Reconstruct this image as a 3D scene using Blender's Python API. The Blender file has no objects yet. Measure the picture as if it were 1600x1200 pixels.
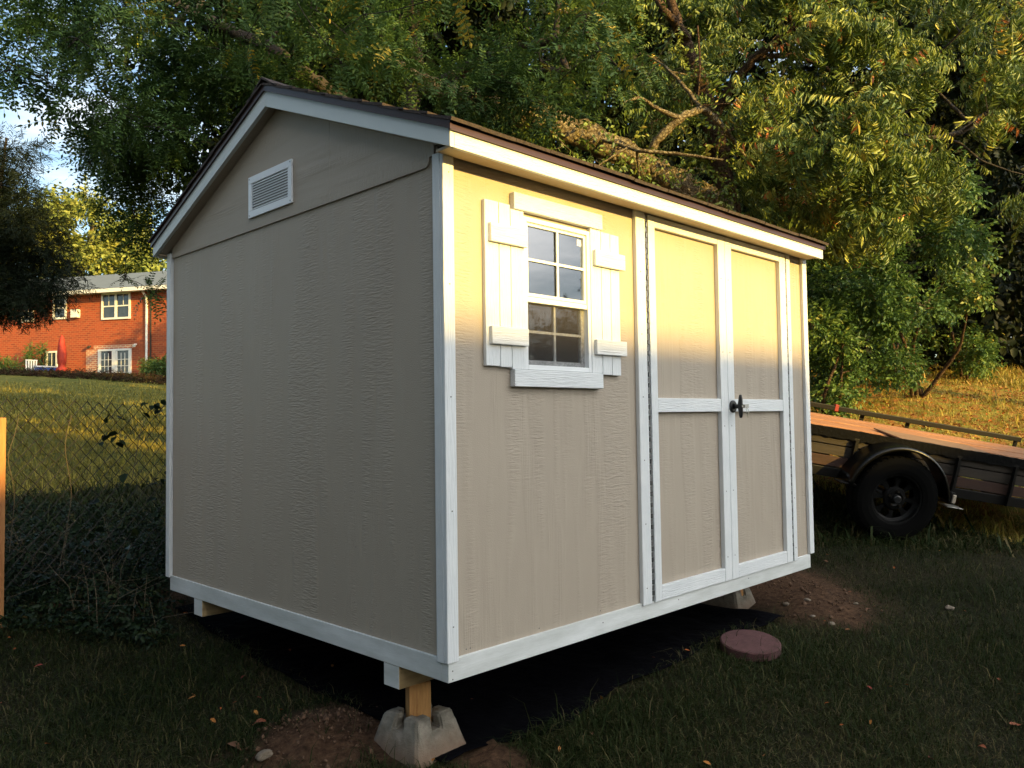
import bpy, bmesh, math, random
import numpy as np
from mathutils import Vector, Matrix

rng = np.random.default_rng(7)
random.seed(7)
S = bpy.context.scene
COL = S.collection

# ------------------------------------------------------------------ camera
CAM = np.array([-1.9419, -2.2626, 0.959]); YAW, PIT, ROL = 0.7918, 0.042, -0.0139; FPX = 1262.2
fw = np.array([math.cos(PIT)*math.sin(YAW), math.cos(PIT)*math.cos(YAW), math.sin(PIT)])
rt0 = np.array([math.cos(YAW), -math.sin(YAW), 0.0]); up0 = np.cross(rt0, fw)
RT = rt0*math.cos(ROL) + up0*math.sin(ROL); UP = -rt0*math.sin(ROL) + up0*math.cos(ROL)
def at(px, py, d):
    """world point seen at photo pixel (1600x1200) at depth d"""
    return CAM + (fw + RT*(px-800)/FPX - UP*(py-600)/FPX)*d
cd = bpy.data.cameras.new('camera'); cam = bpy.data.objects.new('camera', cd); COL.objects.link(cam)
M = Matrix.Identity(4)
for i in range(3):
    M[i][0] = RT[i]; M[i][1] = UP[i]; M[i][2] = -fw[i]; M[i][3] = CAM[i]
cam.matrix_world = M
cd.sensor_width = 36; cd.lens = 36*FPX/1600; cd.clip_start = 0.05; cd.clip_end = 3000
S.camera = cam

# ------------------------------------------------------------------ light
SUN = Vector((0.09, -1.0, 0.245)).normalized()          # towards the sun
ELEV = math.asin(SUN.z); AZ = math.atan2(SUN.x, SUN.y)
w = bpy.data.worlds.new('World'); S.world = w; w.use_nodes = True
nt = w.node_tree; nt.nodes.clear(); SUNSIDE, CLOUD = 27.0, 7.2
def nn(t, k, **kw):
    n = t.nodes.new(k)
    for a, b in kw.items(): setattr(n, a, b)
    return n
sky = nn(nt, 'ShaderNodeTexSky', sky_type='NISHITA', sun_disc=False, sun_elevation=ELEV, sun_rotation=AZ)
sky.air_density = 1.0; sky.dust_density = 0.6; sky.ozone_density = 1.0
bg = nn(nt, 'ShaderNodeBackground'); out = nn(nt, 'ShaderNodeOutputWorld')
tc = nn(nt, 'ShaderNodeTexCoord'); mp = nn(nt, 'ShaderNodeMapping'); mp.inputs['Scale'].default_value = (1, 1, 3.5)
cl = nn(nt, 'ShaderNodeTexNoise'); cl.inputs['Scale'].default_value = 2.6; cl.inputs['Detail'].default_value = 7; cl.inputs['Roughness'].default_value = 0.55
cr = nn(nt, 'ShaderNodeMapRange'); cr.inputs['From Min'].default_value = 0.50; cr.inputs['From Max'].default_value = 0.75
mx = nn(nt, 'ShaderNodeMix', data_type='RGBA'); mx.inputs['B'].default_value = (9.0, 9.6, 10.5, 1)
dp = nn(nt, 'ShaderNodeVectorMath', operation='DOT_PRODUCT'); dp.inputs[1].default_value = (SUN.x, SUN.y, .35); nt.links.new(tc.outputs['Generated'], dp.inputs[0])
def wm(op, a, b):
    n = nn(nt, 'ShaderNodeMath', operation=op)
    for i, v in enumerate((a, b)):
        if isinstance(v, (int, float)): n.inputs[i].default_value = v
        else: nt.links.new(v, n.inputs[i])
    return n.outputs[0]
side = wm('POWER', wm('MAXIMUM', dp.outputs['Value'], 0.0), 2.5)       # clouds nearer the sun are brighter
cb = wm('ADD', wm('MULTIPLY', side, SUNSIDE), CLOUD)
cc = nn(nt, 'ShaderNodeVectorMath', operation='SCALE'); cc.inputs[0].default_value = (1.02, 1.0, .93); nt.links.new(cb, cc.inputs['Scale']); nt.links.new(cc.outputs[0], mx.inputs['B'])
nt.links.new(tc.outputs['Generated'], mp.inputs['Vector']); nt.links.new(mp.outputs[0], cl.inputs['Vector'])
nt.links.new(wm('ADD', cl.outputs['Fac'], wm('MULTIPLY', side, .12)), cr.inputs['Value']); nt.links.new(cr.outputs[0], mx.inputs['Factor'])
tint = nn(nt, 'ShaderNodeMix', data_type='RGBA', blend_type='MULTIPLY'); tint.inputs[0].default_value = 1; tint.inputs['B'].default_value = (.98, 1.04, 1.06, 1)
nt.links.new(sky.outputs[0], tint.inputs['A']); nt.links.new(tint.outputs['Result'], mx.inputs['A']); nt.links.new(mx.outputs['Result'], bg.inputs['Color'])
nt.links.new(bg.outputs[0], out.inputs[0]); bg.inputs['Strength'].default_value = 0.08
sl = bpy.data.lights.new('sun', 'SUN'); so = bpy.data.objects.new('sun', sl); COL.objects.link(so)
sl.energy = 3.2; sl.angle = math.radians(0.55); sl.color = (1.0, 0.67, 0.16)
so.rotation_euler = SUN.to_track_quat('Z', 'Y').to_euler(); so.location = (8, -25, 12)
S.view_settings.view_transform = 'Standard'; S.view_settings.look = 'None'
S.view_settings.exposure = 1.6; S.view_settings.gamma = 1.0
S.render.engine = 'CYCLES'
S.cycles.max_bounces = 6; S.cycles.diffuse_bounces = 3; S.cycles.transparent_max_bounces = 8

# ------------------------------------------------------------------ materials
def mat(name, col, rough=0.6, metal=0.0, var=None, vscale=8.0, vstretch=(1, 1, 1), bump=0.0, bscale=40.0, bstretch=(1, 1, 1), bdist=0.004, spec=0.5, coat=0.0, bdetail=5):
    m = bpy.data.materials.new(name); m.use_nodes = True
    t = m.node_tree; b = t.nodes['Principled BSDF']
    b.inputs['Base Color'].default_value = (*col, 1); b.inputs['Roughness'].default_value = rough
    b.inputs['Metallic'].default_value = metal; b.inputs['Specular IOR Level'].default_value = spec
    b.inputs['Coat Weight'].default_value = coat
    tc = nn(t, 'ShaderNodeTexCoord')
    if var:
        mp = nn(t, 'ShaderNodeMapping'); mp.inputs['Scale'].default_value = vstretch
        n = nn(t, 'ShaderNodeTexNoise'); n.inputs['Scale'].default_value = vscale; n.inputs['Detail'].default_value = 6; n.inputs['Roughness'].default_value = .65
        r = nn(t, 'ShaderNodeValToRGB'); r.color_ramp.elements[0].position = 0.32; r.color_ramp.elements[1].position = 0.68
        r.color_ramp.elements[0].color = (*col, 1); r.color_ramp.elements[1].color = (*var, 1)
        t.links.new(tc.outputs['Object'], mp.inputs[0]); t.links.new(mp.outputs[0], n.inputs['Vector'])
        t.links.new(n.outputs['Fac'], r.inputs[0]); t.links.new(r.outputs[0], b.inputs['Base Color'])
    if bump:
        mp2 = nn(t, 'ShaderNodeMapping'); mp2.inputs['Scale'].default_value = bstretch
        n2 = nn(t, 'ShaderNodeTexNoise'); n2.inputs['Scale'].default_value = bscale; n2.inputs['Detail'].default_value = bdetail
        bp = nn(t, 'ShaderNodeBump'); bp.inputs['Strength'].default_value = bump; bp.inputs['Distance'].default_value = bdist
        t.links.new(tc.outputs['Object'], mp2.inputs[0]); t.links.new(mp2.outputs[0], n2.inputs['Vector'])
        t.links.new(n2.outputs['Fac'], bp.inputs['Height']); t.links.new(bp.outputs[0], b.inputs['Normal'])
    return m

def math_n(t, op, a, b=None):
    n = nn(t, 'ShaderNodeMath', operation=op)
    for i, v in enumerate((a, b)):
        if v is None: continue
        if isinstance(v, (int, float)): n.inputs[i].default_value = v
        else: t.links.new(v, n.inputs[i])
    return n.outputs[0]

def siding(name, col, col2, vertical=True, amp=1.0):
    """embossed wood-grain panel: fine cross ripples gathered in vertical streaks, plus long split-grain lines"""
    m = bpy.data.materials.new(name); m.use_nodes = True; t = m.node_tree; b = t.nodes['Principled BSDF']
    b.inputs['Roughness'].default_value = 0.58; b.inputs['Specular IOR Level'].default_value = .35
    tc = nn(t, 'ShaderNodeTexCoord'); sx = nn(t, 'ShaderNodeSeparateXYZ'); t.links.new(tc.outputs['Object'], sx.inputs[0])
    u = math_n(t, 'ADD', sx.outputs[0], sx.outputs[1]); v = sx.outputs[2]
    if not vertical: u, v = v, u
    def noise(su, sv, det=3, dist=0.0, off=0.0, rough=.5):
        cx = nn(t, 'ShaderNodeCombineXYZ'); t.links.new(math_n(t, 'MULTIPLY', u, su), cx.inputs[0]); t.links.new(math_n(t, 'MULTIPLY', v, sv), cx.inputs[1])
        cx.inputs[2].default_value = off
        n = nn(t, 'ShaderNodeTexNoise'); n.inputs['Scale'].default_value = 1; n.inputs['Detail'].default_value = det; n.inputs['Distortion'].default_value = dist; n.inputs['Roughness'].default_value = rough
        t.links.new(cx.outputs[0], n.inputs['Vector']); return n.outputs['Fac']
    def ss(x, a, bb):
        r = nn(t, 'ShaderNodeMapRange', interpolation_type='SMOOTHSTEP'); r.inputs['From Min'].default_value = a; r.inputs['From Max'].default_value = bb
        t.links.new(x, r.inputs['Value']); return r.outputs[0]
    rip = noise(20, 120, 2, .5, 0); msk = ss(noise(9, .9, 2, .2, 4.4), .40, .62)
    h1 = math_n(t, 'MULTIPLY', rip, msk)
    gr = noise(130, 3.2, 3, .9, 9.1); gm = ss(noise(7.5, 1.1, 2, .5, 2.7), .52, .68)
    h2 = math_n(t, 'MULTIPLY', gr, gm)
    fine = noise(220, 220, 2, 0, 6)
    h = math_n(t, 'ADD', math_n(t, 'ADD', math_n(t, 'MULTIPLY', h1, 1.0), math_n(t, 'MULTIPLY', h2, .6)), math_n(t, 'MULTIPLY', fine, .22))
    bp = nn(t, 'ShaderNodeBump'); bp.inputs['Strength'].default_value = 0.7*amp; bp.inputs['Distance'].default_value = 0.006
    t.links.new(h, bp.inputs['Height']); t.links.new(bp.outputs[0], b.inputs['Normal'])
    r = nn(t, 'ShaderNodeValToRGB'); r.color_ramp.elements[0].position = .3; r.color_ramp.elements[1].position = .7
    r.color_ramp.elements[0].color = (*col, 1); r.color_ramp.elements[1].color = (*col2, 1)
    t.links.new(noise(2.2, 1.0, 5, .3, 3.3, .7), r.inputs[0]); t.links.new(r.outputs[0], b.inputs['Base Color'])
    return m

def leaf_mat(name, cols, rough=0.5, trans=0.35, spec=0.4):
    m = bpy.data.materials.new(name); m.use_nodes = True; t = m.node_tree; b = t.nodes['Principled BSDF']; spec = spec*.45
    a = nn(t, 'ShaderNodeAttribute', attribute_name='rnd')
    r = nn(t, 'ShaderNodeValToRGB'); e = r.color_ramp.elements
    e[0].position = 0; e[0].color = (*cols[0][1], 1); e[1].position = cols[-1][0]; e[1].color = (*cols[-1][1], 1)
    for p, c in cols[1:-1]:
        k = e.new(p); k.color = (*c, 1)
    t.links.new(a.outputs['Fac'], r.inputs[0]); t.links.new(r.outputs[0], b.inputs['Base Color'])
    b.inputs['Roughness'].default_value = rough; b.inputs['Specular IOR Level'].default_value = spec
    tr = nn(t, 'ShaderNodeBsdfTranslucent'); t.links.new(r.outputs[0], tr.inputs['Color'])
    ms = nn(t, 'ShaderNodeMixShader'); ms.inputs[0].default_value = trans
    t.links.new(b.outputs[0], ms.inputs[1]); t.links.new(tr.outputs[0], ms.inputs[2])
    t.links.new(ms.outputs[0], t.nodes['Material Output'].inputs[0])
    return m

TAUPE = siding('taupe_siding', (.395, .335, .268), (.43, .368, .296))
TAUPE_H = siding('taupe_gable_siding', (.395, .335, .268), (.43, .368, .296), vertical=False)
def white_paint(name, stretch, s=1.0):
    return mat(name, (.70, .73, .75), .5, var=(.79, .81, .82), vscale=5, bump=.9*s, bscale=26, bstretch=stretch, bdist=.004)
WV = white_paint('white_trim_vertical', (7, 7, .45)); WHX = white_paint('white_trim_along_front', (.45, 7, 7)); WHY = white_paint('white_trim_along_side', (7, .45, 7))
WSM = mat('white_vinyl', (.78, .80, .82), .3)
WBAND = mat('white_painted_band', (.52, .54, .52), .6, var=(.76, .78, .78), vscale=2.2, vstretch=(1, 1, 6), bump=.35, bscale=14, bstretch=(1.5, 1.5, 14), bdist=.003)
WRAKE = mat('white_rake_paint', (.62, .68, .68), .5, var=(.68, .73, .73), vscale=3, bump=.2, bscale=14, bstretch=(2, 2, 10), bdist=.002)
SOFFIT = mat('soffit_wood', (.50, .40, .28), .6, var=(.58, .47, .34), vscale=6, vstretch=(.4, 4, 4), bump=.3, bscale=30, bstretch=(.3, 4, 4))
DRIP = mat('brown_drip_edge', (.040, .017, .014), .4, .3, var=(.055, .022, .016), vscale=3)
SHING = mat('dark_shingle', (.03, .022, .02), .9, var=(.085, .06, .05), vscale=60, bump=.8, bscale=300, bdist=.003)
STEEL = mat('zinc_hinge', (.30, .31, .32), .4, .8, var=(.12, .12, .12), vscale=40)
NAIL = mat('nail_head', (.12, .12, .12), .6)
BLACKP = mat('black_plastic', (.012, .012, .013), .38)
CHROME = mat('chrome_key', (.7, .68, .62), .25, 1.0)
LUMBER = mat('treated_lumber', (.34, .22, .10), .7, var=(.50, .36, .18), vscale=9, vstretch=(.5, 5, 5), bump=.4, bscale=40, bstretch=(.3, 5, 5))
POSTW = mat('cedar_post_wood', (.30, .13, .035), .7, var=(.62, .33, .11), vscale=10, vstretch=(5, 5, .5), bump=.5, bscale=40, bstretch=(5, 5, .4))
CONC = mat('weathered_concrete', (.13, .115, .09), .95, var=(.30, .27, .22), vscale=17, bump=1.0, bscale=190, bdist=.004)
_t = CONC.node_tree; _b = _t.nodes['Principled BSDF']; _src = _b.inputs['Base Color'].links[0].from_socket
_tc = nn(_t, 'ShaderNodeTexCoord'); _sx = nn(_t, 'ShaderNodeSeparateXYZ'); _t.links.new(_tc.outputs['Object'], _sx.inputs[0]); _n = nn(_t, 'ShaderNodeTexNoise'); _n.inputs['Scale'].default_value = 18; _t.links.new(_tc.outputs['Object'], _n.inputs['Vector'])
_f = nn(_t, 'ShaderNodeMapRange'); _f.inputs['From Min'].default_value = .11; _f.inputs['From Max'].default_value = .02; _t.links.new(math_n(_t, 'ADD', _sx.outputs[2], math_n(_t, 'MULTIPLY', _n.outputs['Fac'], -.07)), _f.inputs['Value'])
_m = nn(_t, 'ShaderNodeMix', data_type='RGBA'); _m.inputs['B'].default_value = (.17, .10, .06, 1); _t.links.new(math_n(_t, 'MULTIPLY', _f.outputs[0], .75), _m.inputs[0]); _t.links.new(_src, _m.inputs['A']); _t.links.new(_m.outputs['Result'], _b.inputs['Base Color'])
PAVER = mat('red_paver_concrete', (.065, .026, .026), .9, var=(.11, .045, .045), vscale=22, bump=.9, bscale=150, bdist=.004)
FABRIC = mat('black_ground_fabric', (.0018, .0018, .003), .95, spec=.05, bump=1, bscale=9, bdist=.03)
INNER = mat('shed_inside_wood', (.10, .075, .05), .8, var=(.16, .12, .08), vscale=4)
BARK = mat('grey_brown_bark', (.10, .07, .045), .95, var=(.42, .35, .22), vscale=14, vstretch=(1, 1, 1), bump=1, bscale=24, bdist=.04, bdetail=8)
BARKR = mat('reddish_bark', (.08, .045, .03), .95, var=(.27, .17, .10), vscale=12, bump=1, bscale=30, bdist=.03, bdetail=8)
DARKBARK = mat('dark_bark', (.022, .017, .013), .95, var=(.05, .038, .028), vscale=12, bump=1, bscale=30, bdist=.02)

def bark_mat(name, dark, light, sc=26, dist=.05):
    m = bpy.data.materials.new(name); m.use_nodes = True; t = m.node_tree; b = t.nodes['Principled BSDF']; b.inputs['Roughness'].default_value = .95; b.inputs['Specular IOR Level'].default_value = .15
    tc = nn(t, 'ShaderNodeTexCoord'); n0 = nn(t, 'ShaderNodeTexNoise'); n0.inputs['Scale'].default_value = 16; n0.inputs['Detail'].default_value = 8; n0.inputs['Roughness'].default_value = .7
    t.links.new(tc.outputs['Object'], n0.inputs['Vector'])
    ad = nn(t, 'ShaderNodeMixRGB'); ad.inputs[0].default_value = .12; t.links.new(tc.outputs['Object'], ad.inputs[1]); t.links.new(n0.outputs['Color'], ad.inputs[2])
    v = nn(t, 'ShaderNodeTexVoronoi', feature='DISTANCE_TO_EDGE'); v.inputs['Scale'].default_value = sc; t.links.new(ad.outputs[0], v.inputs['Vector'])
    mr = nn(t, 'ShaderNodeMapRange'); mr.inputs['From Max'].default_value = .22; t.links.new(v.outputs['Distance'], mr.inputs['Value'])
    h = math_n(t, 'ADD', math_n(t, 'MULTIPLY', mr.outputs[0], .5), math_n(t, 'MULTIPLY', n0.outputs['Fac'], 1.7))
    r = nn(t, 'ShaderNodeValToRGB'); e = r.color_ramp.elements; e[0].position = .45; e[0].color = (*dark, 1); e[1].position = 1.0; e[1].color = (*light, 1)
    t.links.new(math_n(t, 'MULTIPLY', h, .6), r.inputs[0]); t.links.new(r.outputs[0], b.inputs['Base Color'])
    bp = nn(t, 'ShaderNodeBump'); bp.inputs['Strength'].default_value = 1; bp.inputs['Distance'].default_value = dist; t.links.new(h, bp.inputs['Height']); t.links.new(bp.outputs[0], b.inputs['Normal'])
    return m
BARK = bark_mat('rough_grey_brown_bark', (.15, .105, .06), (.60, .50, .30), 24, .06)
BARKR = bark_mat('rough_reddish_bark', (.04, .024, .015), (.27, .17, .10), 42, .03)
def glass_mat(name, refl, tint=(.75, .8, .85)):
    m = bpy.data.materials.new(name); m.use_nodes = True; t = m.node_tree; t.nodes.remove(t.nodes['Principled BSDF'])
    g = nn(t, 'ShaderNodeBsdfGlossy'); g.inputs['Roughness'].default_value = .02; g.inputs['Color'].default_value = (.9, .93, 1, 1)
    tr = nn(t, 'ShaderNodeBsdfTransparent'); tr.inputs['Color'].default_value = (*tint, 1)
    lw = nn(t, 'ShaderNodeFresnel'); lw.inputs['IOR'].default_value = 1.5
    f = math_n(t, 'ADD', math_n(t, 'MULTIPLY', lw.outputs[0], 1.6), refl)
    ms = nn(t, 'ShaderNodeMixShader'); t.links.new(f, ms.inputs[0]); t.links.new(tr.outputs[0], ms.inputs[1]); t.links.new(g.outputs[0], ms.inputs[2])
    t.links.new(ms.outputs[0], t.nodes['Material Output'].inputs[0]); return m
GLASS = glass_mat('window_glass', .05)
HGLASS = mat('house_window_glass', (.015, .02, .025), .08, spec=.9, var=(.04, .05, .06), vscale=3)
def screen_mat():
    m = bpy.data.materials.new('insect_screen'); m.use_nodes = True; t = m.node_tree; b = t.nodes['Principled BSDF']
    b.inputs['Base Color'].default_value = (.045, .036, .028, 1); b.inputs['Roughness'].default_value = .6
    tc = nn(t, 'ShaderNodeTexCoord'); n = nn(t, 'ShaderNodeTexNoise'); n.inputs['Scale'].default_value = 90; t.links.new(tc.outputs['Object'], n.inputs['Vector'])
    tr = nn(t, 'ShaderNodeBsdfTransparent'); ms = nn(t, 'ShaderNodeMixShader')
    f = math_n(t, 'ADD', math_n(t, 'MULTIPLY', n.outputs['Fac'], .35), .12)
    t.links.new(f, ms.inputs[0]); t.links.new(tr.outputs[0], ms.inputs[1]); t.links.new(b.outputs[0], ms.inputs[2])
    t.links.new(ms.outputs[0], t.nodes['Material Output'].inputs[0]); return m
SCREEN = screen_mat()

# ------------------------------------------------------------------ object helpers
def tag(o, label=None, cat=None, group=None, kind=None):
    if label: o['label'] = label
    if cat: o['category'] = cat
    if group: o['group'] = group
    if kind: o['kind'] = kind
    return o
def empty(name, loc=(0, 0, 0), label=None, cat=None, group=None, mw=None):
    o = bpy.data.objects.new(name, None); COL.objects.link(o); o.empty_display_size = .1
    if mw is not None: o.matrix_world = mw
    else: o.location = loc
    return tag(o, label, cat, group)
def mesh_obj(name, V, F, m, parent=None, rnd=None, smooth=False, mi=None):
    """F: (n,k) int array or list of tuples"""
    me = bpy.data.meshes.new(name); V = np.asarray(V, dtype=np.float32)
    if isinstance(F, np.ndarray):
        n, k = F.shape
        me.vertices.add(len(V)); me.vertices.foreach_set('co', V.ravel())
        me.loops.add(n*k); me.loops.foreach_set('vertex_index', F.astype(np.int32).ravel())
        me.polygons.add(n); me.polygons.foreach_set('loop_start', np.arange(0, n*k, k, dtype=np.int32))
        me.update(calc_edges=True)
    else:
        me.from_pydata([tuple(map(float, v)) for v in V], [], [tuple(map(int, f)) for f in F])
    if rnd is not None:
        a = me.attributes.new('rnd', 'FLOAT', 'POINT'); a.data.foreach_set('value', np.asarray(rnd, dtype=np.float32))
    for q in (m if isinstance(m, (list, tuple)) else [m]): me.materials.append(q)
    if mi is not None: me.polygons.foreach_set('material_index', np.asarray(mi, dtype=np.int32))
    if smooth: me.polygons.foreach_set('use_smooth', np.ones(len(me.polygons), dtype=bool))
    me.validate(clean_customdata=False)
    o = bpy.data.objects.new(name, me); COL.objects.link(o)
    if parent: o.parent = parent
    return o
class MB:
    def __init__(s): s.V = []; s.F = []; s.mi = []
    def add(s, V, F, k=0):
        b = len(s.V); s.V += [tuple(v) for v in V]; s.F += [tuple(i+b for i in f) for f in F]; s.mi += [k]*len(F); return s
    def box(s, x0, x1, y0, y1, z0, z1, k=0):
        V = [(x, y, z) for x in (x0, x1) for y in (y0, y1) for z in (z0, z1)]
        return s.add(V, [(0, 1, 3, 2), (4, 6, 7, 5), (0, 4, 5, 1), (2, 3, 7, 6), (0, 2, 6, 4), (1, 5, 7, 3)], k)
    def prism(s, pts, a0, a1, ax, k=0):
        """pts polygon (2-D) extruded along axis ax from a0 to a1"""
        n = len(pts); V = []
        for a in (a0, a1):
            for p in pts:
                q = list(p); q.insert(ax, a); V.append(q)
        return s.add(V, [tuple(range(n))[::-1], tuple(range(n, 2*n))] + [(i, (i+1) % n, n+(i+1) % n, n+i) for i in range(n)], k)
    def tube(s, P, R, n=8, k=0, cap=True):
        V, F = tube_np([np.array(p, float) for p in P], R, n); s.add(V, F, k)
        if cap: b = len(s.V)-len(V); s.F += [tuple(range(b, b+n))[::-1], tuple(range(b+len(V)-n, b+len(V)))]; s.mi += [k, k]
        return s
    def build(s, name, m, parent=None, bevel=0, smooth=False):
        o = mesh_obj(name, s.V, s.F, m, parent, smooth=smooth, mi=s.mi)
        bm = bmesh.new(); bm.from_mesh(o.data); bmesh.ops.recalc_face_normals(bm, faces=bm.faces); bm.to_mesh(o.data); bm.free()
        if bevel:
            md = o.modifiers.new('bevel', 'BEVEL'); md.width = bevel; md.segments = 2; md.limit_method = 'ANGLE'
        return o
def tube_np(P, R, n=8, jitter=0):
    P = np.array(P, float); m = len(P); R = np.full(m, R, float) if np.isscalar(R) else np.array(R, float)
    T = np.gradient(P, axis=0); T /= np.linalg.norm(T, axis=1)[:, None]+1e-12
    a = np.array([0, 0, 1.0]) if abs(T[0][2]) < .9 else np.array([1.0, 0, 0])
    V = np.zeros((m, n, 3)); th = np.arange(n)/n*2*math.pi
    u = np.cross(T[0], a); u /= np.linalg.norm(u)
    for i in range(m):
        u = u-T[i]*(u@T[i]); u /= np.linalg.norm(u); v = np.cross(T[i], u)
        rr = R[i]*(1+jitter*rng.normal(size=n)) if jitter else R[i]*np.ones(n)
        V[i] = P[i]+rr[:, None]*(np.cos(th)[:, None]*u+np.sin(th)[:, None]*v)
    F = []
    for i in range(m-1):
        for j in range(n): F.append((i*n+j, i*n+(j+1) % n, (i+1)*n+(j+1) % n, (i+1)*n+j))
    return V.reshape(-1, 3), F
def copy_tree(o, parent=None):
    c = o.copy(); COL.objects.link(c)
    if parent: c.parent = parent
    for ch in list(o.children): copy_tree(ch, c)
    return c

# ------------------------------------------------------------------ terrain
ctrl = [(.13, .3, -.37), (1, .1, -.35), (1.92, -.2, -.27), (3.0, .3, -.27), (3, 2.3, -.1), (1.5, 2, -.24), (0.1, 2.3, -.19), (0.1, 1.2, -.30), (-.7, 1.5, -.34),
        (-.45, .57, -.385), (.5, -.5, -.41), (2, -1.3, -.48), (3.6, -1, -.33), (5.1, .25, -.09), (-1.94, -2.26, -.6), (-5, -5, -.8), (4, -5, -.7), (9, -5, -.4),
        (-.6, 3.3, -.06), (.3, 3.7, -.08), (-3, 4, 0), (2.13, 10.7, .60), (.4, 6.8, .22), (5, 19, 1.25), (8.2, 30.1, 2.28), (9.0, 32.6, 2.62), (9.9, 35.0, 2.92), (13, 36.6, 3.15), (18, 45, 3.4), (-4, 30, 2.3), (-4, 12, .6),
        (6.44, 1.4, .28), (6.6, .3, -.03), (8.5, -1, -.05), (9.94, 2.8, 1.12), (14, 4, 1.75), (21.6, 5.1, 2.15), (23.5, 3.2, 1.95), (26, 4, 1.9), (14, 0, 1.0), (20, -2, 1.2), (7, 4, .5), (12, 12, 1.3), (25, 20, 2.2), (-20, 0, -.3), (0, -25, -.9), (20, -22, -.7), (50, 50, 4), (70, 0, 2.4), (0, 80, 5), (-40, 40, 3)]
CT = np.array(ctrl, float)
def _u(r2): return np.where(r2 > 1e-12, .5*r2*np.log(r2+1e-12), 0)
def _fit():
    n = len(CT); d = ((CT[:, None, :2]-CT[None, :, :2])**2).sum(-1)
    K = _u(d)+np.eye(n)*.02; Pm = np.c_[np.ones(n), CT[:, :2]]
    A = np.zeros((n+3, n+3)); A[:n, :n] = K; A[:n, n:] = Pm; A[n:, :n] = Pm.T
    return np.linalg.solve(A, np.r_[CT[:, 2], 0, 0, 0])
_w = _fit()
MOUNDS = [(-.12, .62, .30, .075), (-.30, .80, .22, .03), (.28, .02, .18, .03), (3.25, .15, .42, .07), (2.95, -.10, .30, .04), (3.5, .5, .3, .04)]
def height(x, y):
    x = np.asarray(x, float); y = np.asarray(y, float); sh = x.shape; q = np.c_[np.clip(x.ravel(), -40, 70), np.clip(y.ravel(), -25, 80)]
    h = np.zeros(len(q))
    for i in range(0, len(q), 60000):
        b = q[i:i+60000]; d = ((b[:, None, :]-CT[None, :, :2])**2).sum(-1)
        h[i:i+60000] = _u(d)@_w[:-3]+_w[-3]+b@_w[-2:]
    h = h.reshape(sh)
    for mx_, my_, r_, a_ in MOUNDS: h = h+a_*np.exp(-((x-mx_)**2+(y-my_)**2)/(r_*r_)*1.3)
    h = h+.012*np.sin(3.1*x+1.3*y)*np.sin(2.3*y-1.1*x)+.006*np.sin(9*x+2*np.sin(4*y))*np.sin(8*y+x)
    return h
def hz(x, y): return float(height(np.array([x]), np.array([y]))[0])
def soil_mask(x, y):
    s = np.zeros_like(x)
    for cx, cy, r, a in [(-.12, .60, .36, 1), (-.45, .85, .16, .4), (.25, .0, .22, .8), (3.25, .15, .46, 1), (2.98, -.08, .34, .9), (3.5, .4, .4, .7), (3.1, .5, .5, 1), (.1, 2.95, .45, .7), (-.3, 2.9, .3, .6), (1.2, 1.4, 1.0, 1), (2.2, 1.2, .9, 1)]:
        s = np.maximum(s, a*np.exp(-(((x-cx)**2+(y-cy)**2)/(r*r))**1.5*1.2))
    n = .5+.25*np.sin(11*x+3*np.sin(7*y))+.25*np.sin(13*y+4*np.sin(6*x))+.3*np.sin(37*x+2*np.sin(31*y))*np.sin(41*y+3*np.sin(23*x))
    return np.clip(s*1.6-.5*n, 0, 1)
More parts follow.
